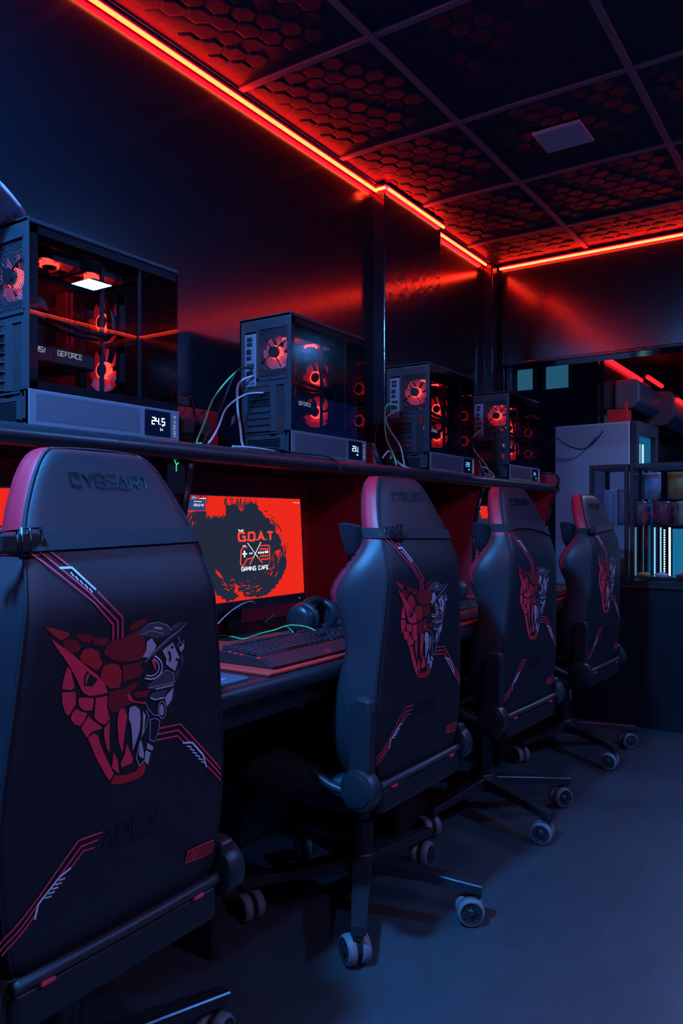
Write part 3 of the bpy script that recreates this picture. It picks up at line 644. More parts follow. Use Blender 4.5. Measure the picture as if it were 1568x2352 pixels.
# ================================================================== MONITORS
def monitor(yc, on, label, tilt=math.radians(3.2)):
    W, H = 0.535, 0.302
    t = thing('monitor', label, 'monitor', (-1.56, yc, DZ+0.002), 0, 'monitors under the shelf')
    zc = 0.115
    def TP(x, y, z): return Vector((0.055 + x*math.cos(tilt) - z*math.sin(tilt)*1.0, y, zc + x*math.sin(tilt) + z*math.cos(tilt)))
    def slab(name, lo, hi, m):
        b = B(); b.mm(lo, hi, 0, 0.002, 1)
        for v in b.bm.verts: v.co = TP(*v.co)
        return b.build(name, m, t)
    bz = slab('casing', (-0.028, -W/2-0.006, -0.026), (0.0, W/2+0.006, H+0.006), 'bezel')
    slab('screen', (0.0, -W/2, 0), (0.0012, W/2, H), 'scrred' if on else 'scroff')
    chin = slab('chin', (0.0, -W/2-0.006, -0.026), (0.003, W/2+0.006, -0.001), 'bezel')
    b = B().mm((-0.03, -0.03, 0.02), (0.0, 0.03, 0.18), 0, 0.004); b.build('stand_neck', 'bezel', t)
    b = B().mm((-0.12, -0.11, 0.0), (0.07, 0.11, 0.012), 0, 0.005); b.build('stand_foot', 'bezel', t)
    if not on: return t
    # wallpaper in crop coordinates (x 105..1115, y 280..1070)
    def W3(dx):
        def f(x, y): return TP(0.0012+dx, -W/2 + (x-105)/1010.0*W, H - (y-280)/790.0*H)
        return f
    f1, f2, f3 = W3(0.0005), W3(0.0009), W3(0.0013)
    rnd = random.Random(11)
    def jag(pts, n=5, amp=12):
        out = []
        for i in range(len(pts)-1):
            a, c = Vector(pts[i]), Vector(pts[i+1]); d = (c-a); nr = Vector((-d.y, d.x)).normalized() if d.length > 0 else Vector((0, 0))
            for k in range(n): out.append(a+d*k/n+nr*rnd.uniform(-amp, amp)*(1 if k else 0.3))
        out.append(Vector(pts[-1])); return [(max(106, min(1113, p.x)), max(281, min(1068, p.y))) for p in out]
    edge = [(106, 395), (290, 395), (310, 425), (385, 425), (440, 400), (450, 360), (520, 330), (560, 390), (600, 345), (700, 320), (735, 390), (790, 440), (850, 510), (890, 600), (925, 700), (950, 790), (935, 870), (890, 940), (840, 995), (760, 1045), (680, 1062), (590, 1050), (520, 1000), (500, 930), (480, 990), (520, 1040), (430, 1066), (380, 1040), (330, 970), (280, 930), (200, 900), (106, 860)]
    b = B(); b.poly([f1(*p) for p in jag(edge)]); 
    for k in range(70):                                        # dark brush slivers over red on the right
        a = rnd.uniform(-1.15, 1.25); r = rnd.uniform(300, 372); L = rnd.uniform(0.05, 0.26); wd = rnd.uniform(2, 7)
        stroke(b, [(600+r*math.cos(a+L*q), 700+r*math.sin(a+L*q)) for q in (0, .25, .5, .75, 1)], wd, lambda x, y: f1(max(106, min(1113, x)), max(281, min(1068, y))))
    for k in range(40):                                        # dark drips along the top
        x = rnd.uniform(430, 720); y = rnd.uniform(285, 340)
        stroke(b, [(x, y), (x-rnd.uniform(4, 14), y+rnd.uniform(25, 80))], rnd.uniform(3, 9), f1)
    for k in range(14):
        x = rnd.uniform(110, 300); stroke(b, [(x, 282), (x-2, 282+rnd.uniform(30, 110))], rnd.uniform(3, 9), f1)
    b.build('wallpaper_ink', 'scrdark', t)['kind'] = 'stuff'
    b = B()
    for k in range(60):                                        # red slivers inside the dark swirl
        a = rnd.choice([rnd.uniform(0.0, 0.75), rnd.uniform(1.15, 2.3)]); r = rnd.uniform(215, 330); L = rnd.uniform(0.04, 0.16)
        stroke(b, [(600+r*math.cos(a+L*q), 700+r*math.sin(a+L*q)) for q in (0, .33, .66, 1)], rnd.uniform(2, 7), f2)
    for k in range(26):
        x = rnd.uniform(290, 440); y = rnd.uniform(395, 425); stroke(b, [(x, y-30), (x-rnd.uniform(2, 8), y+rnd.uniform(5, 35))], rnd.uniform(3, 8), f2)
    for k in range(12):
        x = rnd.uniform(150, 220); y = rnd.uniform(380, 500); stroke(b, [(x, y), (x-3, y+rnd.uniform(10, 40))], rnd.uniform(2, 5), f2)
    b.poly([f2(*p) for p in [(340, 820), (375, 850), (400, 900), (370, 880), (345, 850)]])
    b.poly([f2(*p) for p in [(845, 715), (870, 700), (905, 700), (890, 720), (870, 760), (860, 735)]])
    b.build('wallpaper_splash', 'scrred', t)['kind'] = 'stuff'
    fl = lambda x, y: f3(x, -y)
    b = B(); text(b, 'G.O.A.T', 535, -617, 62, 17, fl, 0, 0.80, 0.16)
    stroke(b, [(605, 668), (565, 668), (550, 690), (540, 790), (550, 808), (570, 800), (595, 760), (650, 752)], 9, f3)
    stroke(b, [(705, 660), (790, 660), (797, 672), (797, 758), (790, 768), (720, 768)], 9, f3)
    for i in range(4):
        for j in (0, 2): b.poly([f3(*p) for p in [(710+i*20, 680+j*27), (724+i*20, 680+j*27), (724+i*20, 696+j*27), (710+i*20, 696+j*27)]])
    stroke(b, [(650, 752), (615, 803)], 10, f3); stroke(b, [(690, 750), (727, 795)], 10, f3)
    b.build('logo_red', 'scrlogo', t)
    b = B(); text(b, 'THE', 532, -550, 17, 5, fl, 0, 0.8, 0.2); b.build('logo_small_word', 'scrwhite', t)
    b = B(); text(b, 'GAMING CAFE', 548, -847, 28, 7, fl, 0, 0.66, 0.22); b.build('logo_name', 'scrwhite', t)
    b = B(); stroke(b, [(606, 635), (690, 750)], 6, f3); stroke(b, [(722, 632), (650, 752)], 6, f3)
    stroke(b, [(577, 692), (577, 745)], 12, f3); stroke(b, [(558, 718), (598, 718)], 12, f3); stroke(b, [(565, 657), (592, 657)], 8, f3); stroke(b, [(617, 717), (645, 717)], 10, f3)
    for i in range(3): stroke(b, [(693+i*19, 715), (707+i*19, 715)], 16, f3)
    stroke(b, [(752, 712), (784, 712)], 18, f3)
    b.build('logo_controller', 'scrwhite', t)
    b = B(); text(b, 'GOLD-8', 200, -357, 14, 3, fl, 0, 0.7, 0.2); stroke(b, [(200, 325), (258, 325)], 5, f3); stroke(b, [(243, 302), (292, 302)], 6, f3)
    b.build('corner_text', 'scrwhite', t)
    b = B()
    for x in (1042, 1058, 1075, 1092): stroke(b, [(x, 312), (x+9, 312)], 6, f3)
    b.build('tray_icons', 'scrwhite', t)
    b = B(); b.poly([f2(*p) for p in [(113, 312), (285, 312), (285, 390), (113, 390)]]); b.build('corner_panel', 'scrnavy', t)
    b = B(); b.poly([f3(*p) for p in [(123, 325), (162, 325), (162, 362), (123, 362)]]); stroke(b, [(132, 369), (155, 369)], 5, f3)
    for x in (110, 145, 190): stroke(b, [(x, 298), (x+30, 298)], 16, f3)
    b.build('corner_icon', 'scrblue', t)
    b = B().cyl((0.056, W/2-0.03, 0.100), (0.0592, W/2-0.03, 0.100), 0.0015, 8); b.build('power_light', 'scrwhite', t)
    return t
monitor(0.83, True, 'lit red screen mostly hidden behind the chair by the tower reading 24.5')
monitor(1.755, True, 'lit monitor showing a red and black splash with a gaming cafe logo')
monitor(2.69, False, 'dark monitor hidden behind the second chair')
monitor(3.62, True, 'lit red monitor peeking out left of the third chair')

# ================================================================== KEYBOARDS, MATS, PADS
kroot = None
def keyboard(y0, label, first):
    global kroot
    if kroot is not None:
        c = copy_tree(kroot); c.location = (-1.215, y0, DZ+0.0085); c['label'] = label; return c
    t = thing('keyboard', label, 'keyboard', (-1.215, y0, DZ+0.0085), 0, 'keyboards on the desk')
    pr = [(-0.085, 0.0), (0.090, 0.0), (0.094, 0.006), (0.060, 0.020), (-0.085, 0.030)]     # x (front +), z
    B().prism([(x, 0, z) for x, z in pr], (0, 0.45, 0), 0, 0.002).build('body', 'kbody', t)
    B().prism([(0.062, 0.0, 0.0205), (0.0965, 0.004, 0.004), (0.0965, 0.446, 0.004), (0.062, 0.45, 0.0205)], (0, 0, 0.003)).build('wrist_strip', 'kbody', t)
    b = B(); b.poly([(0.0805, 0.215, 0.0150), (0.0935, 0.215, 0.0088), (0.0935, 0.235, 0.0088), (0.0805, 0.235, 0.0150)]); b.build('front_emblem', 'embM', t)
    rows = [(-0.070, [1, .5, 1, 1, 1, 1, .4, 1, 1, 1, 1, .4, 1, 1, 1, 1]), (-0.040, [1]*13+[2]), (-0.0205, [1.5]+[1]*12+[1.5]), (-0.001, [1.75]+[1]*11+[2.25]), (0.0185, [2.25]+[1]*10+[2.75]), (0.038, [1.25, 1.25, 1.25, 6.25, 1.25, 1.25, 1.25, 1.25])]
    src = {}
    P = 0.0190
    def key(x, y, wv):
        zz = 0.0268 - (x+0.085)*0.0565
        k = round(wv, 2)
        if k in src: kk = inst(src[k], t)
        else:
            bb = B(); a, c = 0.0085, wv*P/2-0.0009; a2, c2 = 0.0064, c-0.0024
            bb.loft([[(-a, -c, 0), (a, -c, 0), (a, c, 0), (-a, c, 0)], [(-a2, -c2, 0.0085), (a2*0.9, -c2, 0.0078), (a2*0.9, c2, 0.0078), (-a2, c2, 0.0085)]])
            kk = bb.build('key', 'key', t); 
            for f_ in kk.data.polygons: f_.use_smooth = False
            src[k] = kk
        kk.location = (x, y, zz+0.004)
    for x, ws in rows:
        y = 0.012
        for i, wv in enumerate(ws):
            if x == -0.070 and wv < 0.6: y += P*wv; continue
            key(x, y+wv*P/2, wv); y += wv*P
        for c in range(3):
            if x in (-0.001,) or (x == 0.0185 and c != 1): continue
            key(x, 0.306+c*P+P/2, 1)
        for c in range(4):
            if x > -0.05: key(x, 0.369+c*P+P/2, 1)
    b = B()
    for x, ws in rows: b.mm((x-0.006, 0.014, 0.0275-(x+0.085)*0.0565), (x+0.006, 0.440, 0.0282-(x+0.085)*0.0565))
    b.build('backlight', 'keyled', t)
    for i, x in enumerate((-0.0755, -0.046, -0.027, -0.008, 0.044)): B().cyl((x, 0.001, 0.0275-(x+0.085)*0.0565), (x, 0.008, 0.0285-(x+0.085)*0.0565), 0.0030, 8).build('glow_dot', 'keyled', t)
    kroot = t; return t
def mat_pair(ym, label):
    t = thing('desk_mat', label, 'desk mat', (0, ym, DZ), 0, 'red mats under the keyboards')
    B().mm((-1.56, 0, 0.0), (DXF-0.004, 0.52, 0.008), 0, 0.002, 1).build('sheet', 'redmat', t)
    b = B()
    for k in range(11):
        L = 0.012 if k % 2 else 0.018
        b.mm((DXF-0.010-L, 0.10+k*0.030, 0.0081), (DXF-0.010, 0.1012+k*0.030, 0.0085))
    b.build('ruler_marks', 'embM', t)
mat_pair(1.352, 'red mat with ruler marks under the keyboard before the splash screen')
keyboard(1.392, 'black backlit keyboard with red glow in front of the splash screen', True)
mat_pair(2.28, 'red mat under the keyboard between the second and third chairs')
keyboard(2.32, 'black backlit keyboard seen between the second and third chairs', False)
mat_pair(3.21, 'red mat showing right of the third chair at the desk end')
keyboard(3.23, 'black backlit keyboard behind the third chair near the desk end', False)
def mouse_pad(y0, label, words):
    t = thing('mouse_pad', label, 'mouse pad', (-1.118, y0, DZ), 0, 'mouse pads on the desk')
    b = B(); r = 0.022; pts = []
    for (cx, cy, a0) in ((-0.0-r, 0.35-r, 0), (-0.38+r, 0.35-r, 1), (-0.38+r, r, 2), (-r, r, 3)):
        for k in range(5): a = (a0+k/4)*PI/2; pts.append((cx+r*math.cos(a), cy+r*math.sin(a), 0.0))
    b.prism(pts, (0, 0, 0.005)); b.build('cloth', 'pad', t)
    b = B(); text(b, 'cYBeaRT', 0.215, 0.032, 0.0095, 0.0018, lambda u, v: Vector((-v, u, 0.0056)), 0, 1.1, 0.3); b.build('wordmark', 'embW', t)
mouse_pad(0.962, 'dark cloth mouse pad with white lettering beside the first chair', True)
mouse_pad(1.885, 'dark cloth mouse pad right of the keyboard behind the second chair', True)
# mouse on the rear of pad two
# headset
def headset(loc, rz, label):
    t = thing('headset', label, 'headset', loc, rz)
    b = B(); R = 0.085
    pts = [(0, R*math.cos(a), 0.052+R*math.sin(a)*0.55) for a in [k*PI/16 for k in range(17)]]
    b.tube(pts, 0.013, 8); b.build('headband', 'plastic', t)
    for s in (-1, 1):
        c = B(); ring = []
        for (rr, dy) in ((0.020, -0.022), (0.040, -0.018), (0.046, -0.006), (0.046, 0.006), (0.040, 0.016), (0.022, 0.020)):
            ring.append([(rr*math.cos(2*PI*k/24), s*(R+dy), 0.047+rr*1.0*math.sin(2*PI*k/24)) for k in range(24)])
        c.loft(ring); cu = c.build('ear_cup', 'plastic', t)
        c = B(); c.tube([(0.040*math.cos(2*PI*k/24), s*(R-0.024), 0.047+0.040*math.sin(2*PI*k/24)) for k in range(24)], 0.012, 8, closed=True); c.build('ear_cushion', 'leather', cu)
    return t
headset((-1.44, 1.985, DZ+0.0005), math.radians(8), 'black headset lying under the right end of the splash screen')
headset((-1.46, 2.97, DZ+0.0005), math.radians(-6), 'black headset lying under the shelf between second and third chairs')
C1 = lambda x, y: (400+x/3.733, 1080+y/3.733)
def deskpts(L, z): return [tuple(atZ(*C1(x, y), zz)) for (x, y), zz in zip(L, z)]
cable('green_cable', deskpts([(330, 1415), (480, 1425), (590, 1446), (680, 1420), (760, 1395), (860, 1370), (960, 1335), (1040, 1330), (1140, 1345), (1250, 1395)], [.763, .764, .764, .765, .767, .772, .785, .790, .792, .789]), 0.0026, 'cgreen', 'green lead winding over the desk behind the keyboard')
cable('green_cable', deskpts([(905, 1205), (860, 1235), (810, 1275), (780, 1310), (850, 1332), (910, 1345), (970, 1345), (1020, 1390)], [.775, .765, .758, .756, .757, .762, .778, .788]), 0.0022, 'cgreen', 'thin green lead running from the headset toward the keyboard')
cable('grey_cable', [tuple(atX(*C1(x, y), xx)) for (x, y), xx in zip([(335, 1365), (390, 1300), (450, 1240), (520, 1185), (600, 1140), (660, 1125), (690, 1140)], [-1.40, -1.42, -1.44, -1.455, -1.468, -1.475, -1.478])], 0.0022, 'cwhite', 'pale lead arching up toward the foot of the splash screen')
cable('black_cable', [(-1.31, 1.60, DZ+0.03), (-1.34, 1.60, DZ+0.034), (-1.40, 1.58, DZ+0.005), (-1.52, 1.55, DZ+0.004)], 0.0028, 'cblack', 'black lead leaving the back of the keyboard before the splash screen')
# coiled ring near the desk end
rp_ = atZ(1281, 1360, DZ+0.011)
o = B().tube([(0.030*math.cos(2*PI*k/28), 0.030*math.sin(2*PI*k/28), 0) for k in range(28)], 0.004, 8, closed=True).build('cable_ring', 'cgreen'); o.location = (rp_.x, rp_.y, DZ+0.0125)
tag(o, 'small pale green ring of lead on the red mat near the desk end', 'cable')
# green status light hung under the shelf
gp_ = atX(407, 1068, -1.448)
t = thing('status_light', 'small device with a green three-armed light under the shelf edge', 'device', (-1.455, gp_.y, gp_.z-0.02))
B().mm((-0.03, -0.03, -0.055), (0.003, 0.035, 0.062), 0, 0.004).build('body', 'bezel', t)
b = B(); fz = lambda u, v: Vector((0.0036, u, v))
stroke(b, [(-0.006, 0.032), (0.0, 0.022), (0.0, 0.004)], 0.003, fz); stroke(b, [(0.0, 0.020), (0.008, 0.027)], 0.003, fz); b.build('light', 'green', t)

# ================================================================== CHAIRS
def interp(tab):
    xs = [a for a, _ in tab]; ys = [c for _, c in tab]; n = len(xs)
    dl = [(ys[i+1]-ys[i])/(xs[i+1]-xs[i]) for i in range(n-1)]
    m = [dl[0]] + [0 if dl[i-1]*dl[i] <= 0 else 2*dl[i-1]*dl[i]/(dl[i-1]+dl[i]) for i in range(1, n-1)] + [dl[-1]]
    def f(x):
        if x <= xs[0]: return ys[0]
        if x >= xs[-1]: return ys[-1]
        i = max(k for k in range(n-1) if xs[k] <= x); h = xs[i+1]-xs[i]; t = (x-xs[i])/h
        return ys[i]*(1+2*t)*(1-t)**2 + m[i]*h*t*(1-t)**2 + ys[i+1]*t*t*(3-2*t) + m[i+1]*h*t*t*(t-1)
    return f
XR = 0.225                                      # rear face in front of the base centre (local +x is the back)
WR = interp([(.452, .192), (.47, .200), (.55, .218), (.63, .225), (.7, .222), (.8, .211), (.9, .199), (1.0, .186), (1.05, .178), (1.10, .164), (1.15, .141), (1.18, .124), (1.20, .108), (1.211, .092), (1.217, .070)])
WO = interp([(.452, .205), (.50, .222), (.55, .235), (.65, .241), (.775, .226), (.85, .236), (.92, .246), (.97, .233), (1.01, .210), (1.04, .190), (1.065, .180), (1.10, .169), (1.15, .146), (1.18, .129), (1.20, .112), (1.211, .096), (1.217, .074)])
DD = interp([(.452, .10), (.50, .122), (.55, .134), (.67, .124), (.775, .108), (.83, .116), (.885, .140), (.92, .150), (.97, .126), (1.01, .092), (1.05, .066), (1.1, .062), (1.15, .060), (1.2, .055), (1.217, .044)])
RX = interp([(.452, -.004), (.50, .004), (.70, .010), (.90, .020), (.96, .021), (1.01, .012), (1.06, -.006), (1.10, -.021), (1.15, -.039), (1.20, -.058), (1.211, -.066), (1.217, -.080)])
def rear(u, z):
    wr = WR(z); q = max(0.0, (abs(u)-(wr-0.03))/0.03)
    return XR + RX(z) - 0.006*min(1, q)**2
def section(z, grow=0.0):
    wr, wo, D, x0 = WR(z)+grow, WO(z)+grow, DD(z)+grow, XR+RX(z)+grow
    tc = min(D-0.004, 0.055)+grow*0
    h = [(0, 0), (.55*wr, 0), (wr-0.022, 0.0008), (wr-0.006, 0.0045), (wr, 0.011), (wr+.55*(wo-wr), .30*D+0.006), (wo-.001, .60*D), (wo, .82*D), (wo-.008, .94*D), (wo-.028, D), (wo-.060, D-0.010), (wr*.55, tc+0.008), (0, tc)]
    if z > 1.19:
        k = (z-1.19)/0.027; h = [(u*(1-0.06*k) if i > 8 else u, d) for i, (u, d) in enumerate(h)]
    right = [(x0-d, u, z) for u, d in h]; left = [(x0-d, -u, z) for u, d in h[1:-1]][::-1]
    return right + left, len(h)
zs = [.452, .456, .465, .48, .50, .53, .57, .61, .65, .69, .73, .77, .81, .84, .87, .895, .92, .945, .97, .99, 1.01, 1.03, 1.05, 1.07, 1.09, 1.11, 1.13, 1.15, 1.165, 1.18, 1.192, 1.201, 1.207, 1.212, 1.215, 1.217]
CH1Y, CH1X = 0.845, -1.21
def chair_uv(px, py):
    x = CH1X+XR
    for _ in range(4):
        p = atX(px, py, x); x = CH1X + XR + RX(p.z)
    return (p.y-CH1Y, p.z)
EA = lambda x, y: chair_uv(x/2.8, 980+y/2.8)
EB = lambda x, y: chair_uv(90+x/4.3556, 1400+y/4.3556)
EC = lambda x, y: chair_uv(x/2.529, 1760+y/2.529)
def on_back(eps):
    def f(u, z): return Vector((rear(u, z)+eps, u, z))
    return f
caster_src = None
def make_chair():
    t = thing('gaming_chair', 'chair', 'chair')
    # backrest shell
    b = B(); secs = [section(z)[0] for z in zs]; n = len(secs[0]); nh = section(1.0)[1]
    def fm(i, k):
        z = zs[i]; kk = k if k < nh-1 else n-1-k       # mirror index: segment number from rear centre
        if kk < 4: return 0
        if z >= 1.045: return 2 if kk < 11 else 1
        if z > 0.875: return 1 if kk < 7 else 2
        if z > 0.60: return 1 if kk < 8 else (2 if kk < 9 else 1)
        return 1
    b.loft(secs, fn=fm); o = b.build('backrest', ['leatherback', 'leather', 'redleather'], t, smooth=True)
    b = B()
    for s in (-1, 1):
        b.tube([(XR+RX(z)-0.007, s*(WR(z)-0.0015), z) for z in zs[1:-2]], 0.0028, 6)
    b.tube([(XR+RX(zs[-3])-0.007, u, zs[-3]+0.0042*(1-(u/WR(zs[-3]))**2)) for u in [WR(zs[-3])*(k/6-1) for k in range(13)]], 0.0026, 6)
    b.build('piping', 'thread', t)
    b = B()
    for s in (-1, 1):
        b.tube([(XR+RX(z)-0.955*DD(z), s*(WO(z)-0.009), z) for z in zs[2:-4]], 0.0026, 6)
    b.build('front_piping', 'thread', t)
    # shoulder pattern on the red edge
    for s in (-1, 1):
        b = B()
        for zq in (.985, 1.0, 1.013):
            z0 = zq; b.poly([(XR+RX(z0)-DD(z0)*1.0-0.004, s*(WO(z0)-0.045), z0), (XR+RX(z0)-DD(z0)*0.93, s*(WO(z0)+0.001), z0-0.004), (XR+RX(z0)-DD(z0)*0.93, s*(WO(z0)+0.001), z0+0.006)])
        b.build('shoulder_pattern', 'thread', t)
    # embroidered emblem
    D, Mm, Br, S, Gy, K, Wt = range(7); e = B()
    def pg(pts, mi, lv): e.poly([on_back(0.0006+0.0005*lv)(*EB(x, y)) for x, y in pts], mi)
    def ln(pts, wd, mi, lv=4): stroke(e, [EB(x, y) for x, y in pts], wd, on_back(0.0006+0.0005*lv), mi)
    for p in ([(690, 330), (760, 300), (830, 290), (930, 240), (1000, 190), (960, 260), (1050, 290), (1000, 330), (1060, 370), (1010, 410), (1060, 470), (960, 510), (860, 525), (760, 515), (690, 480), (640, 440), (660, 380)],
              [(900, 170), (960, 120), (1040, 100), (1090, 60), (1060, 130), (990, 180), (900, 215)], [(830, 560), (930, 540), (1040, 510), (1000, 570), (1040, 610), (1000, 670), (900, 700), (835, 720)],
              [(700, 830), (780, 800), (860, 790), (880, 760), (1000, 710), (960, 780), (910, 830), (900, 880), (940, 910), (1050, 920), (1050, 945), (950, 935), (860, 960), (800, 1020), (720, 1020), (680, 960), (685, 880)],
              [(920, 840), (1000, 815), (1120, 800), (1060, 880), (960, 880)], [(370, 245), (520, 250), (540, 290), (500, 330), (430, 325), (380, 280)], [(540, 280), (690, 285), (680, 330), (640, 370), (540, 350)], [(230, 330), (290, 290), (380, 310), (415, 370), (390, 420), (320, 440), (250, 400)]): pg(p, D, 1)
    for p in ([(60, 185), (120, 180), (300, 235), (290, 270), (210, 310), (130, 250)], [(400, 470), (440, 400), (520, 385), (590, 420), (600, 480), (632, 520), (600, 590), (560, 610), (500, 570), (420, 520)],
              [(620, 610), (650, 560), (720, 535), (790, 555), (822, 620), (820, 720), (790, 785), (710, 790), (640, 740), (605, 670)],
              [(745, 1660), (850, 1655), (960, 1620), (1040, 1510), (1065, 1580), (1040, 1650), (960, 1700), (860, 1735), (740, 1750), (710, 1730)]): pg(p, Mm, 1)
    for p in ([(115, 290), (180, 340), (330, 450), (470, 570), (570, 650), (640, 730), (680, 830), (600, 850), (500, 865), (430, 830), (400, 770), (360, 680), (310, 590), (240, 480), (170, 390)],
              [(275, 570), (310, 610), (350, 780), (310, 805), (225, 795), (235, 700)], [(220, 830), (355, 820), (362, 940), (320, 1010), (290, 1060), (255, 1040), (225, 940)], [(385, 880), (535, 885), (540, 920), (520, 1010), (440, 1010), (390, 960)],
              [(560, 885), (675, 865), (670, 960), (690, 1060), (705, 1090), (650, 1150), (590, 1130), (545, 1080), (550, 980)], [(320, 1040), (370, 990), (400, 1015), (475, 1035), (450, 1100), (400, 1165), (340, 1145), (310, 1090)],
              [(490, 1060), (530, 1110), (610, 1165), (620, 1190), (520, 1220), (470, 1280), (410, 1190), (440, 1130)], [(480, 1280), (540, 1235), (580, 1260), (610, 1360), (680, 1520), (740, 1640), (700, 1710), (660, 1660), (560, 1480)],
              [(640, 1190), (700, 1110), (695, 1250), (700, 1430), (670, 1390), (645, 1290)], [(800, 1000), (850, 990), (875, 1060), (860, 1150), (840, 1140), (835, 1090), (825, 1130), (828, 1300), (825, 1430), (790, 1330), (775, 1180), (780, 1060)],
              [(735, 1420), (780, 1510), (790, 1640), (720, 1580)], [(870, 1340), (930, 1480), (925, 1535), (900, 1480), (870, 1440), (840, 1500), (815, 1580), (810, 1530), (850, 1440)]): pg(p, Br, 2)
    pg([(870, 850), (890, 830), (900, 880), (940, 915), (1050, 925), (1050, 945), (930, 925), (880, 900)], Br, 3)
    pg([(440, 760), (440, 680), (470, 610), (500, 640), (580, 700), (520, 770)], K, 3); pg([(450, 740), (460, 660), (500, 625), (480, 680), (465, 735)], Br, 4)
    for p in ([(970, 255), (1020, 200), (1090, 140), (1180, 125), (1270, 155), (1320, 210), (1300, 250), (1160, 290), (1100, 270)], [(1075, 760), (1150, 700), (1200, 640), (1260, 600), (1330, 630), (1345, 720), (1330, 760), (1160, 800), (1080, 790)],
              [(1320, 170), (1380, 130), (1445, 125), (1390, 185), (1330, 215)], [(1400, 470), (1440, 450), (1440, 510), (1420, 580)], [(1350, 640), (1400, 580), (1405, 640), (1370, 700)], [(1095, 870), (1130, 830), (1270, 800), (1250, 880), (1150, 900)]): pg(p, Gy, 1)
    pg([(1050, 525), (1120, 430), (1200, 350), (1300, 260), (1400, 190), (1460, 125), (1430, 190), (1330, 280), (1230, 370), (1150, 450)], Gy, 3)
    for p in ([(1070, 320), (1120, 285), (1165, 360), (1130, 440), (1080, 480), (1025, 475), (1065, 410)], [(1225, 410), (1330, 325), (1395, 480), (1350, 615), (1260, 545), (1265, 490)], [(1270, 850), (1340, 775), (1320, 900), (1270, 970), (1250, 890)],
              [(1218+24*math.cos(k*PI/6), 1002+58*math.sin(k*PI/6)) for k in range(12)], [(890, 1040), (900, 980), (950, 960), (1000, 1000), (1008, 1080), (1000, 1200), (960, 1330), (930, 1410), (945, 1280), (960, 1150), (955, 1080), (930, 1050), (910, 1140), (890, 1100)],
              [(1030, 1010), (1060, 1060), (1050, 1130), (1040, 1220), (1015, 1290), (1030, 1150)], [(1000, 1310), (1015, 1310), (1000, 1420), (1045, 1450), (1030, 1490), (990, 1460)], [(1075, 1330), (1135, 1370), (1125, 1410), (1070, 1390)], [(1060, 1405), (1110, 1430), (1080, 1555), (1045, 1510)],
              [(1390, 380), (1440, 340), (1445, 380), (1410, 430)]): pg(p, S, 2)
    pg([(1275, 415), (1300, 415), (1312, 470), (1305, 520), (1285, 520), (1292, 470)], K, 4)
    for (x, y) in ((1320, 375), (1370, 500)): pg([(x+16*math.cos(k*PI/4), y+16*math.sin(k*PI/4)) for k in range(8)], K, 4)
    pg([(1110, 510), (1140, 490), (1160, 560), (1150, 620), (1130, 560)], Br, 4)
    for r, wd in ((88, .0018), (120, .0022)): ln([(1100+r*math.cos(a), 575+r*math.sin(a)) for a in [-1.2+k*0.27 for k in range(13)]], wd, Wt)
    ln([(1050, 525), (1120, 440), (1200, 360), (1300, 272), (1400, 200), (1458, 130)], .0012, S); ln([(1020, 200), (1090, 140), (1180, 125), (1270, 155), (1320, 210)], .0010, S); ln([(1140, 180), (1220, 190)], .004, S); ln([(1000, 250), (1110, 210), (1230, 240)], .0010, S)
    ln([(1200, 650), (1260, 605), (1330, 632), (1345, 720), (1160, 765), (1080, 785)], .0012, S); ln([(1155, 795), (1335, 750)], .0030, S); ln([(1100, 880), (1145, 900), (1240, 880)], .0018, Wt)
    ln([(1218+38*math.cos(k*PI/8), 1002+86*math.sin(k*PI/8)) for k in range(17)], .0016, S)
    ln([(1050, 920), (1065, 960), (1090, 1000), (1130, 1050), (1190, 1060)], .0012, S); ln([(1060, 1000), (1085, 1070), (1060, 1160), (1030, 1240)], .0014, S)
    ln([(1100, 1100), (1150, 1085), (1195, 1110), (1180, 1220), (1140, 1320), (1095, 1300), (1100, 1100)], .0014, S); ln([(1000, 1310), (960, 1480), (990, 1560), (1045, 1500)], .0014, S); ln([(1380, 265), (1395, 320), (1370, 370)], .0014, S)
    for k in range(4): ln([(1405+k*8, 330+k*18), (1440, 312+k*26)], .0012, S)
    e.build('dragon_emblem', ['embD', 'embM', 'embB', 'embS', 'embG', 'embK', 'embW'], t, normals=False)
    # circuit stripes
    def stripe(lines, white, teeth, E):
        q = B()
        for L in lines: stroke(q, [E(*p) for p in sp(L)], 0.0028, on_back(0.0022), 0)
        stroke(q, [E(*p) for p in white], 0.0034, on_back(0.0026), 1)
        for a_, c_ in teeth: stroke(q, [E(*a_), E(*c_)], 0.0024, on_back(0.0026), 1)
        q.build('circuit_stripe', ['stripe', 'embW'], t, normals=False)
    def sp(L):
        out = [L[0]]
        for a_, c_ in zip(L, L[1:]):
            for k in range(1, 5): out.append((a_[0]+(c_[0]-a_[0])*k/4, a_[1]+(c_[1]-a_[1])*k/4))
        return out
    stripe([[(120, 752), (170, 790), (390, 960), (600, 1130), (722, 1272), (722, 1368)], [(165, 738), (210, 770), (390, 915), (565, 1060), (752, 1250), (752, 1362)], [(225, 735), (270, 765), (440, 895)], [(620, 1058), (782, 1226), (782, 1355)]],
           [(375, 908), (455, 905), (530, 975), (610, 1048)], [((448+k*30, 935+k*26), (468+k*30, 962+k*26)) for k in range(5)], EA)
    stripe([[(1020, 1938), (1155, 1912), (1290, 2060), (1420, 2205)], [(1008, 1978), (1140, 1950), (1215, 2030)], [(1000, 2015), (1135, 1987), (1180, 2032)], [(1310, 2120), (1420, 2240)], [(1315, 2170), (1420, 2275)]],
           [(1168, 2032), (1230, 2030), (1300, 2110), (1320, 2188)], [((1195+k*18, 2052+k*20), (1225+k*18, 2060+k*20)) for k in range(6)], EA)
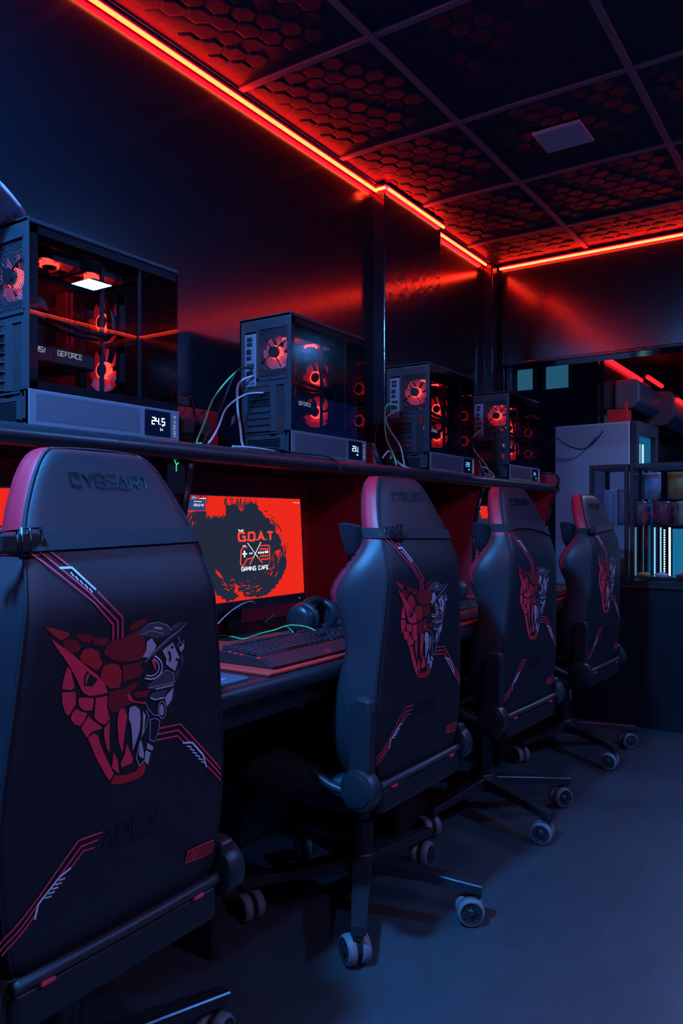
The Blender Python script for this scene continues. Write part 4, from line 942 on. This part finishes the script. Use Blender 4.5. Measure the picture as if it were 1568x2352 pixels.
    stripe([[(590, 380), (450, 430), (330, 600), (220, 760), (110, 905), (0, 1050)], [(565, 425), (465, 465), (345, 630)], [(545, 470), (480, 490), (405, 590)], [(215, 800), (110, 950), (5, 1085)], [(200, 860), (120, 970), (20, 1110)]],
           [(405, 588), (340, 640), (270, 730), (215, 800), (196, 888)], [((335-k*20, 660+k*26), (372-k*20, 648+k*26)) for k in range(5)], EC)
    q = B(); pts = [(1070, 560), (1085, 492), (1150, 460), (1235, 428), (1228, 490), (1180, 520)]
    q.poly([on_back(0.0020)(*EC(x, y)) for x, y in pts], 0); stroke(q, [EC(*p) for p in pts+[pts[0]]], 0.0016, on_back(0.0026), 1)
    for k in range(3): stroke(q, [EC(1092+k*18, 545-k*8), EC(1120+k*18, 485-k*8)], 0.0016, on_back(0.0026), 1)
    q.build('side_label', ['embD', 'stripe'], t, normals=False)
    q = B(); a_, c_ = EC(590, 485), EC(915, 345); dv = Vector(c_)-Vector(a_)
    hh = 0.027; text(q, 'aPEX', a_[0], a_[1], hh, 0.0034, on_back(0.0022), 0, dv.x/(4+3*0.3)/hh, 0.30, (1, 0)); stroke(q, [(a_[0]+0.03, a_[1]-0.007), (c_[0], a_[1]-0.007)], 0.003, on_back(0.0022), 0)
    q.build('model_wordmark', 'gloss', t, normals=False)
    q = B(); a_, c_ = EA(458, 372), EA(962, 392); L = c_[0]-a_[0]; hh = 0.0205
    text(q, 'cYBeaRT', a_[0], a_[1]-0.002, hh, 0.0038, on_back(0.0016), 0, L/(7+6*0.28)/hh, 0.28); q.build('headrest_wordmark', 'gloss', t, normals=False)
    # seat
    b = B(); ring = []
    for (x, wv, z0, z1) in ((XR-0.012, .196, .392, .446), (XR-0.002, .203, .386, .452), (XR-0.030, .212, .378, .456), (0.10, .235, .368, .456), (-.10, .250, .366, .462), (-.24, .250, .370, .474), (-.285, .240, .385, .470), (-.30, .225, .405, .455)):
        r = []
        for (u, zz) in ((-1, .5), (-1, .88), (-.94, 1), (-.5, 1), (0, 1), (.5, 1), (.94, 1), (1, .88), (1, .5), (1, .12), (.94, 0), (0, 0), (-.94, 0), (-1, .12)): r.append((x, u*wv, z0+(z1-z0)*zz))
        ring.append(r)
    b.loft(ring[1:]); b.build('seat', 'leather', t, smooth=True)
    b = B(); b.tube(spline([(XR+0.004, -.205, .449), (XR+0.008, -.1, .450), (XR+0.009, 0, .450), (XR+0.008, .1, .450), (XR+0.004, .205, .449)], 6), 0.010, 10); b.build('back_roll', 'leather', t)
    b = B(); b.mm((XR-0.03, -.205, .376), (XR+0.010, .205, .441), 0, 0.014, 3); b.build('rear_skirt', 'leatherback', t)
    for s in (-1, 1): B().mm((XR+0.004, s*.152-.012, .4345), (XR+0.0150, s*.152+.012, .4425), 0, 0.002).build('pull_tab', 'stripe', t)
    # recliner hinges
    for s in (-1, 1):
        yo = .240 if s > 0 else -.252
        b = B(); zt = 0.0 if s < 0 else -0.16; pr = [(XR-0.052, .470), (XR+0.006, .470), (XR+0.012, .640+zt), (XR+0.004, .668+zt), (XR-0.030, .672+zt), (XR-0.046, .655+zt)]
        b.prism([(x, yo-s*0.022, z) for x, z in pr], (0, s*0.034, 0), 0, 0.006); b.build('hinge_arm', 'plastic', t)
        b = B().cyl((XR-0.022, yo-s*0.020, .450), (XR-0.022, yo+s*0.022, .450), 0.050, 32, 0, bev=0.006); hc = b.build('hinge_cover', 'plastic', t, smooth='angle')
        b = B().cyl((XR-0.022, yo+s*0.020, .450), (XR-0.022, yo+s*0.025, .450), 0.040, 32, 0, bev=0.002); b.build('hinge_cap', 'plastic', hc, smooth='angle')
        b = B(); b.mm((XR-0.20, yo-s*0.018-0.006, .385), (XR-0.02, yo-s*0.018+0.006, .430), 0, 0.004); b.build('hinge_bracket', 'plastic', t)
    b = B(); b.tube(spline([(XR-0.06, -.262, .440), (XR-0.10, -.275, .452), (XR-0.15, -.282, .478)], 5), [0.011]*6+[0.012]*5, 8); b.build('recline_lever', 'plastic', t)
    # mechanism, lift, base
    B().mm((-.14, -.10, .325), (.12, .10, .372), 0, 0.008).build('tilt_mechanism', 'steel', t)
    b = B().cyl((0, 0, .20), (0, 0, .33), 0.024, 20, 0); b.cyl((0, 0, .115), (0, 0, .24), 0.032, 20, 0); b.build('gas_lift', 'steel', t)
    base = bpy.data.objects.new('star_base', None); COL.objects.link(base); base.parent = t
    B().cyl((0, 0, .088), (0, 0, .150), 0.052, 24, 0, r2=0.040, bev=0.004).build('hub', 'steel', base)
    return t, base
leg_src, cast_src = {}, {}
def build_base(t, ang, off):
    """five legs and casters as parts of the chair"""
    global leg_me, fork_me, wheel_me
    for k in range(5):
        a = ang + k*2*PI/5
        if 'leg' not in leg_src:
            b = B(); rr = []
            for (r, hw, z0, z1) in ((.035, .030, .098, .140), (.18, .024, .098, .126), (.310, .0195, .088, .112), (.350, .0185, .085, .108)):
                rr.append([(r, -hw, z0), (r, -hw, z1-.003), (r, -hw+.003, z1), (r, hw-.003, z1), (r, hw, z1-.003), (r, hw, z0)])
            b.loft(rr)
            lg = b.build('leg', 'steel', t)
            for f_ in lg.data.polygons: f_.use_smooth = False
            leg_src['leg'] = lg
        else: lg = inst(leg_src['leg'], t)
        lg.rotation_euler = (0, 0, a); lg.location = (0, off, 0)
        if 'c' not in cast_src:
            c = B(); c.cyl((0, 0, .055), (0, 0, .090), 0.009, 12); c.cyl((0, 0, .072), (0, 0, .086), 0.013, 12)
            c.box((-.012, 0, .050), (.046, .020, .030), 0, 0.006); co = c.build('caster', 'steel', t); cast_src['c'] = co
            for s in (-1, 1):
                wv = B(); n = 28; ring = []
                for (r, y) in ((.006, .031), (.010, .031), (.011, .026), (.026, .027), (.030, .032), (.0345, .030), (.0375, .024), (.0375, .016), (.0375, .0085), (.030, .0075)):
                    ring.append([(-.020+r*math.cos(2*PI*q/n), s*y, .0375+r*math.sin(2*PI*q/n)) for q in range(n)])
                wv.loft(ring, fn=lambda i, q: 0 if i >= 4 else 1)
                for q in range(10):
                    aq = 2*PI*q/10; d = Vector((math.cos(aq), 0, math.sin(aq))); p = Vector((-.020, s*.0275, .0375))
                    wv.tube([p+d*.012, p+d*.027], 0.0016, 4, 1)
                wv.build('wheel', ['rubber', 'plastic'], co)
        else: co = copy_tree(cast_src['c'], t)
        co.location = (.334*math.cos(a), .334*math.sin(a)+off, 0)
        co.rotation_euler = (0, 0, a + CAST[k])
CAST = [0.9, 0.2, 2.4, -1.2, 1.6]
ch1, hub_base = make_chair()
# flatten: hub is a direct part of the chair
for c in list(hub_base.children): c.parent = ch1
bpy.data.objects.remove(hub_base)
chairs = [(ch1, (CH1X, CH1Y), 0.0, math.radians(76), [0.4, 0.9, -0.5, 1.4, 0.2], 0.05, 'black and red gaming chair in front of the tower reading 24.5')]
pos = [((-1.207, 1.845), -1.5, 13, [0.35, 0.1, 2.2, -1.2, 0.45], 0.055, 'black and red gaming chair at the desk right of the splash screen'),
       ((-1.200, 2.655), -3.0, -26, [0.6, 0.15, 2.2, -1.0, 1.2], 0.085, 'black and red gaming chair, third along the desk, with a bowed strap'),
       ((-1.203, 3.585), -2.0, -33, [0.6, 0.1, 2.0, -1.0, 1.4], 0.12, 'black and red gaming chair at the desk end beside the glass snack cabinets')]
for (xy, rz, ba, cs, of, lab) in pos:
    c = copy_tree(ch1); chairs.append((c, xy, math.radians(rz), math.radians(ba), cs, of, lab))
for (c, xy, rz, ba, cs, of, lab) in chairs:
    c.location = (xy[0], xy[1], 0.0); c.rotation_euler = (0, 0, rz); tag(c, lab, 'chair', 'gaming chairs along the desk')
    CAST = cs; build_base(c, ba-rz, of)
    for q in c.children:
        if q.name.split('.')[0] in ('hub', 'gas_lift'): q.location = (0, of, 0)
        if q.name.split('.')[0] == 'tilt_mechanism': q.location = (0, of*0.5, 0)
# neck pillows strapped round the headrests
def neck_pillow(xy, rz, label, zb=1.068, tilt=0.0, bow=0.0, buckle=-0.165):
    t = thing('neck_pillow', label, 'pillow', (xy[0], xy[1], 0.0), rz, 'black neck pillows strapped to the headrests')
    b = B(); n = 24; rows = []
    xf = XR + RX(1.06) - DD(1.06) - 0.002
    outline = [(-.192, 1.094), (-.196, 1.080), (-.160, 1.005), (-.100, .975), (0, .980), (.100, .975), (.160, 1.005), (.196, 1.080), (.192, 1.094), (.11, 1.080), (0, 1.072), (-.11, 1.080)]
    ol = spline([(u, z, 0) for u, z in outline], 4, closed=True); c0 = Vector((0, 1.030, 0))
    for (s, d) in ((.35, -.002), (.75, -.004), (.95, -.020), (1.0, -.040), (.95, -.060), (.70, -.078), (.35, -.086)):
        rows.append([(xf+d, c0.x+(p.x-c0.x)*s, c0.y+(p.y-c0.y)*s) for p in ol])
    b.loft(rows); b.build('cushion', 'fur', t, smooth=True)
    st = B(); loop = []
    zz = lambda u: zb + tilt*u + bow*(1-(u/0.17)**2)
    sec = section(zb, 0.004)[0]
    A, C = [], []
    for (x, u, z) in sec:
        z0 = zz(u); dx = RX(z0)-RX(zb); wsc = (WR(z0)/WR(zb)); A.append((x+RX(z0-.013)-RX(zb), u*wsc, z0-.013)); C.append((x+RX(z0+.013)-RX(zb), u*(WR(z0+.013)/WR(zb)), z0+.013))
    m = len(sec); va = [st.bm.verts.new(p) for p in A]; vc = [st.bm.verts.new(p) for p in C]
    for k in range(m): st.bm.faces.new((va[k], va[(k+1) % m], vc[(k+1) % m], vc[k]))
    so = st.build('strap', 'webbing', t); md = so.modifiers.new('s', 'SOLIDIFY'); md.thickness = 0.003; md.offset = 1
    if buckle is not None:
        u = buckle; z0 = zz(u); xx = rear(u, z0)+0.009
        bk = B(); h, w_ = .021, .016
        bk.tube([(xx, u-w_, z0-h), (xx, u+w_, z0-h), (xx, u+w_, z0+h), (xx, u-w_, z0+h)], 0.0035, 6, closed=True); bk.tube([(xx, u-.002, z0-h), (xx, u-.002, z0+h)], 0.003, 6)
        bk.tube([(xx-.010, u-.050, z0-.016), (xx, u-.022, z0-.018), (xx, u-.022, z0+.018), (xx-.010, u-.050, z0+.016)], 0.0035, 6, closed=True)
        bk.build('buckle', 'steel', t)
        bk = B(); bk.mm((xx-.004, u-.048, z0-.013), (xx+.002, u+.012, z0+.013), 0, 0.003); bk.build('strap_end', 'webbing', t)
    return t
neck_pillow((CH1X, CH1Y), 0.0, 'black neck pillow hidden in front of the chair by the tower reading 24.5', 1.071, 0.02, 0, -0.168)
neck_pillow(pos[0][0], math.radians(-1.5), 'black neck pillow with metal buckle on the chair right of the splash screen', 1.064, -0.02, 0, -0.115)
neck_pillow(pos[1][0], math.radians(-3), 'black neck pillow with bowed strap on the third chair along the desk', 1.066, -0.06, 0.018, None)
neck_pillow(pos[2][0], math.radians(-2), 'black neck pillow on the chair at the desk end by the snack cabinets', 1.064, 0.06, 0, -0.150)

# ================================================================== THE FAR ROOM
struct(B().mm((-4.0, 6.78, 0), (-1.90, 6.88, 2.75)).build('wall_far', 'wall'))
struct(B().mm((-1.98, 6.88, 0), (-1.88, 9.55, 2.75)).build('wall_far_side', 'wall'))
struct(B().mm((-1.98, 9.5, 0), (3.2, 9.6, 2.75)).build('wall_end', 'wall'))
struct(B().mm((-4.0, BY+0.14, 2.75), (3.2, 9.6, 2.80)).build('ceiling_far', 'dark'))
struct(B().mm((-4.0, BY+0.02, 0), (WX-0.06, BY+0.12, 2.75)).build('wall_behind', 'wall'))
def window(i, a, c):  # glowing panels in made-up frames, painting ceiling-lamp reflections on glossy black
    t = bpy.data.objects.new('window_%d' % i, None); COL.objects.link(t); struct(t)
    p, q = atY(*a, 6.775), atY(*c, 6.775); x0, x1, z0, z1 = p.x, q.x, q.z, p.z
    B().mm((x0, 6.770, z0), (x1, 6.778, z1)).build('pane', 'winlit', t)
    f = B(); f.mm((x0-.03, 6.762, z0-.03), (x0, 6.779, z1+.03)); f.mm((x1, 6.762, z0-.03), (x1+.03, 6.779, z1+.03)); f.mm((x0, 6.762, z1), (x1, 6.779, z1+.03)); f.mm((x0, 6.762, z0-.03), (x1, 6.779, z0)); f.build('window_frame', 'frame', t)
window(1, (1174, 845), (1224, 895)); window(2, (1254, 838), (1306, 890))  # two stand-ins for ceiling-lamp reflections on the far wall
# fridge
fr = thing('drinks_fridge', 'tall white-sided drinks fridge with lit glass door', 'fridge', (-2.095, 6.22, 0), math.radians(-4))
W_, D_, H_ = 0.64, 0.55, 1.86
B().mm((0, 0, 0.03), (W_-0.035, D_, H_), 0, 0.012).build('cabinet', 'fridge', fr)
f = B(); f.mm((W_-0.035, 0, 0.03), (W_+0.02, 0.05, H_), 0, 0.006); f.mm((W_-0.035, D_-0.05, 0.03), (W_+0.02, D_, H_), 0, 0.006); f.mm((W_-0.035, 0.05, H_-0.10), (W_+0.02, D_-0.05, H_), 0, 0.004); f.mm((W_-0.035, 0.05, 0.03), (W_+0.02, D_-0.05, 0.2), 0, 0.004)
f.build('door_frame', 'fridgedk', fr)
B().mm((W_-0.034, 0.05, 0.2), (W_-0.030, D_-0.05, H_-0.10)).build('lit_interior', 'coolin', fr)
for k, (yy, wv) in enumerate(((0.12, .018), (0.19, .022), (0.265, .034))): B().mm((W_-0.028, yy, 0.3), (W_-0.022, yy+wv, H_-0.16), 0, 0.002).build('light_bar', 'coolbar' if k == 2 else 'coolled', fr)
B().mm((W_+0.010, 0.05, 0.2), (W_+0.014, D_-0.05, H_-0.10)).build('door_glass', 'clear', fr)
cable('fridge_cord', [tuple(atY(x, y, 6.17)) for x, y in ((1278, 1005), (1300, 1022), (1335, 1032), (1362, 1018), (1385, 990))], 0.006, 'cblack', 'dark cord sagging across the white fridge side')
p0 = atY(1393, 975, 6.45); p1 = atY(1440, 938, 6.45)
t = thing('red_carton', 'red carton standing on top of the white fridge', 'carton', (p0.x, 6.45, H_))
B().mm((0, 0, 0), (p1.x-p0.x, 0.14, p1.z-H_), 0, 0.004).build('box', 'carton', t); B().mm((p1.x-p0.x-0.035, 0, p1.z-H_), (p1.x-p0.x-0.005, 0.05, p1.z-H_+0.06), 0, 0.003).build('flap', 'carton', t)
# counter and glass snack cabinets
ct = thing('counter', 'low black counter carrying the glass snack cabinets', 'counter', (-1.36, 4.32, 0))
B().mm((0, 0, 0), (3.3, 0.52, 0.735), 0, 0.004).build('carcass', 'counter', ct); B().mm((-0.01, -0.012, 0.735), (3.31, 0.53, 0.752), 0, 0.004).build('counter_top', 'desk', ct)
def cabinet(x0, x1, label, y0=4.36, y1=4.70, z0=0.752, z1=1.405):
    t = thing('display_cabinet', label, 'cabinet', (x0, y0, z0), 0, 'glass snack cabinets on the counter')
    w_, d_, h_ = x1-x0, y1-y0, z1-z0; q = 0.022
    for x in (0, w_-q):
        for y in (0, d_-q): B().mm((x, y, 0), (x+q, y+q, h_), 0, 0.002, 1).build('post', 'frame', t)
    for z in (0, h_-q):
        b = B(); b.mm((q, 0, z), (w_-q, q, z+q)); b.mm((q, d_-q, z), (w_-q, d_, z+q)); b.mm((0, q, z), (q, d_-q, z+q)); b.mm((w_-q, q, z), (w_, d_-q, z+q)); b.build('rail', 'frame', t)
    B().mm((q, 0.008, q), (w_-q, 0.012, h_-q)).build('glass_pane', 'clear', t); B().mm((0.008, q, q), (0.012, d_-q, h_-q)).build('glass_pane', 'clear', t)
    B().mm((q, q, 0.31), (w_-q, d_-q, 0.318)).build('glass_shelf', 'clear', t)
    return t, w_, d_, h_
ca = cabinet(-1.272, -1.062, 'narrow black-framed glass cabinet behind the chair at the desk end')
cb_ = cabinet(-1.055, -0.42, 'wide black-framed glass cabinet with lit strips and hanging snack packs')
for x in (0.060, 0.092): B().mm((x, 0.30, 0.03), (x+0.007, 0.308, 0.31)).build('light_strip', 'coolled', cb_[0])
b = B()
for k in range(20): b.cyl((0.116, 0.298, 0.035+k*0.0135), (0.116, 0.304, 0.035+k*0.0135), 0.0052, 8)
b.build('light_beads', 'coolbar', cb_[0])
B().mm((0.14, 0.29, 0.03), (0.15, 0.30, 0.31)).build('light_strip', 'coolbar', cb_[0])
B().mm((0.155, 0.32, 0.026), (0.60, 0.326, 0.30)).build('back_glass', 'coolin', cb_[0])
# snack packs
pk = [(0.36, 0.10, 0.10), (0.42, 0.30, 0.10), (0.50, 0.46, 0.52), (0.30, 0.06, 0.07), (0.44, 0.36, 0.40), (0.10, 0.24, 0.36), (0.45, 0.50, 0.30), (0.52, 0.36, 0.08)]
for i, c in enumerate(pk): M['pack%d' % i] = mat('snack_pack_%d' % i, c, 0.35, noise=0.6, nscale=28)
cn = ['maroon', 'orange', 'silver', 'dark red', 'mauve', 'blue', 'yellow green', 'amber']
def pack(x, y, z, w_, h_, d_, k, where, rx=0.0):
    t = B(); n = 7; rows = []
    for i in range(n+1):
        s = i/n; th = d_*(math.sin(PI*min(1, max(0, s)))**0.5 if 0 < s < 1 else 0)+0.001
        rows.append([(-w_/2, 0, s*h_), (-w_/4, -th*0.8, s*h_), (0, -th, s*h_), (w_/4, -th*0.8, s*h_), (w_/2, 0, s*h_), (w_/4, th*0.8, s*h_), (0, th, s*h_), (-w_/4, th*0.8, s*h_)])
    t.loft(rows); o = t.build('snack_pack', 'pack%d' % k, None, smooth=True); o.location = (x, y, z); o.rotation_euler = (rx, 0, random.uniform(-.15, .15))
    tag(o, '%s snack pack %s' % (cn[k], where), 'snack', 'snack packs in the glass cabinets')
rr = random.Random(5)
for i in range(5):
    for j in range(2):
        pack(-1.025+i*0.118+0.05*(j), 4.43+0.10*j, 1.072, 0.085, 0.130, 0.018, (i*3+j*5) % 8, 'on the glass shelf of the wide cabinet, %s row' % ('front' if j == 0 else 'rear'))
for i in range(4): pack(-0.985+i*0.13, 4.56, 1.215, 0.10, 0.150, 0.016, (i*5+2) % 8, 'stacked high under the top of the wide cabinet')
for i in range(2): pack(-1.205+i*0.085, 4.50, 1.072, 0.075, 0.20, 0.018, (2, 4)[i], 'standing on the shelf of the narrow cabinet')
for i in range(2): pack(-1.205+i*0.085, 4.48, 0.778, 0.078, 0.16, 0.02, (6, 0)[i], 'at the bottom of the narrow cabinet')
for i in range(6): pack(-0.985+i*0.095, 4.425, 0.795, 0.075, 0.085, 0.018, (7, 2, 3, 1, 6, 0)[i], 'lying along the bottom of the wide cabinet', 1.35)
# far red strips and air-conditioning boxes
def far_strip(a, c, label): 
    t = led_strip('led_strip', a, c, label, 'ledfar', 0.022); t['group'] = 'red light strips in the far room'
far_strip((-1.86, 6.85, 2.50), (-1.86, 8.15, 2.50), 'red strip receding under the far room ceiling beyond the opening')
far_strip((-1.80, 8.15, 2.53), (-1.80, 8.80, 2.53), 'short red strip stepping out above the far air conditioner')
def ac_unit(y0, y1, z0, z1, dpt, label):
    t = thing('air_conditioner', label, 'air conditioner', (-1.875, y0, z0), 0, 'wall air conditioners in the far room')
    h = z1-z0; pr = [(0, 0), (dpt*.7, 0), (dpt, h*.25), (dpt, h*.85), (dpt*.85, h), (0, h)]
    B().prism([(x, 0, z) for x, z in pr], (0, y1-y0, 0), 0, 0.02).build('shell', 'acshell', t)
    B().mm((dpt*.35, 0.05, -0.006), (dpt*.7, y1-y0-0.05, 0.004)).build('outlet_louvre', 'frame', t)
    for k in range(3): B().mm((dpt*.3, 0.1+k*0.2, h), (dpt*.7, 0.22+k*0.2, h+0.012)).build('intake_slot', 'frame', t)
ac_unit(7.2, 8.05, 2.10, 2.36, 0.22, 'boxy air conditioner lit red from above beyond the opening')
ac_unit(8.3, 9.3, 2.05, 2.40, 0.30, 'larger rounded air conditioner with a red strip, deepest in the far room')
far_strip((-1.55, 8.3, 2.30), (-1.55, 9.3, 2.30), 'red strip along the front of the deepest air conditioner')
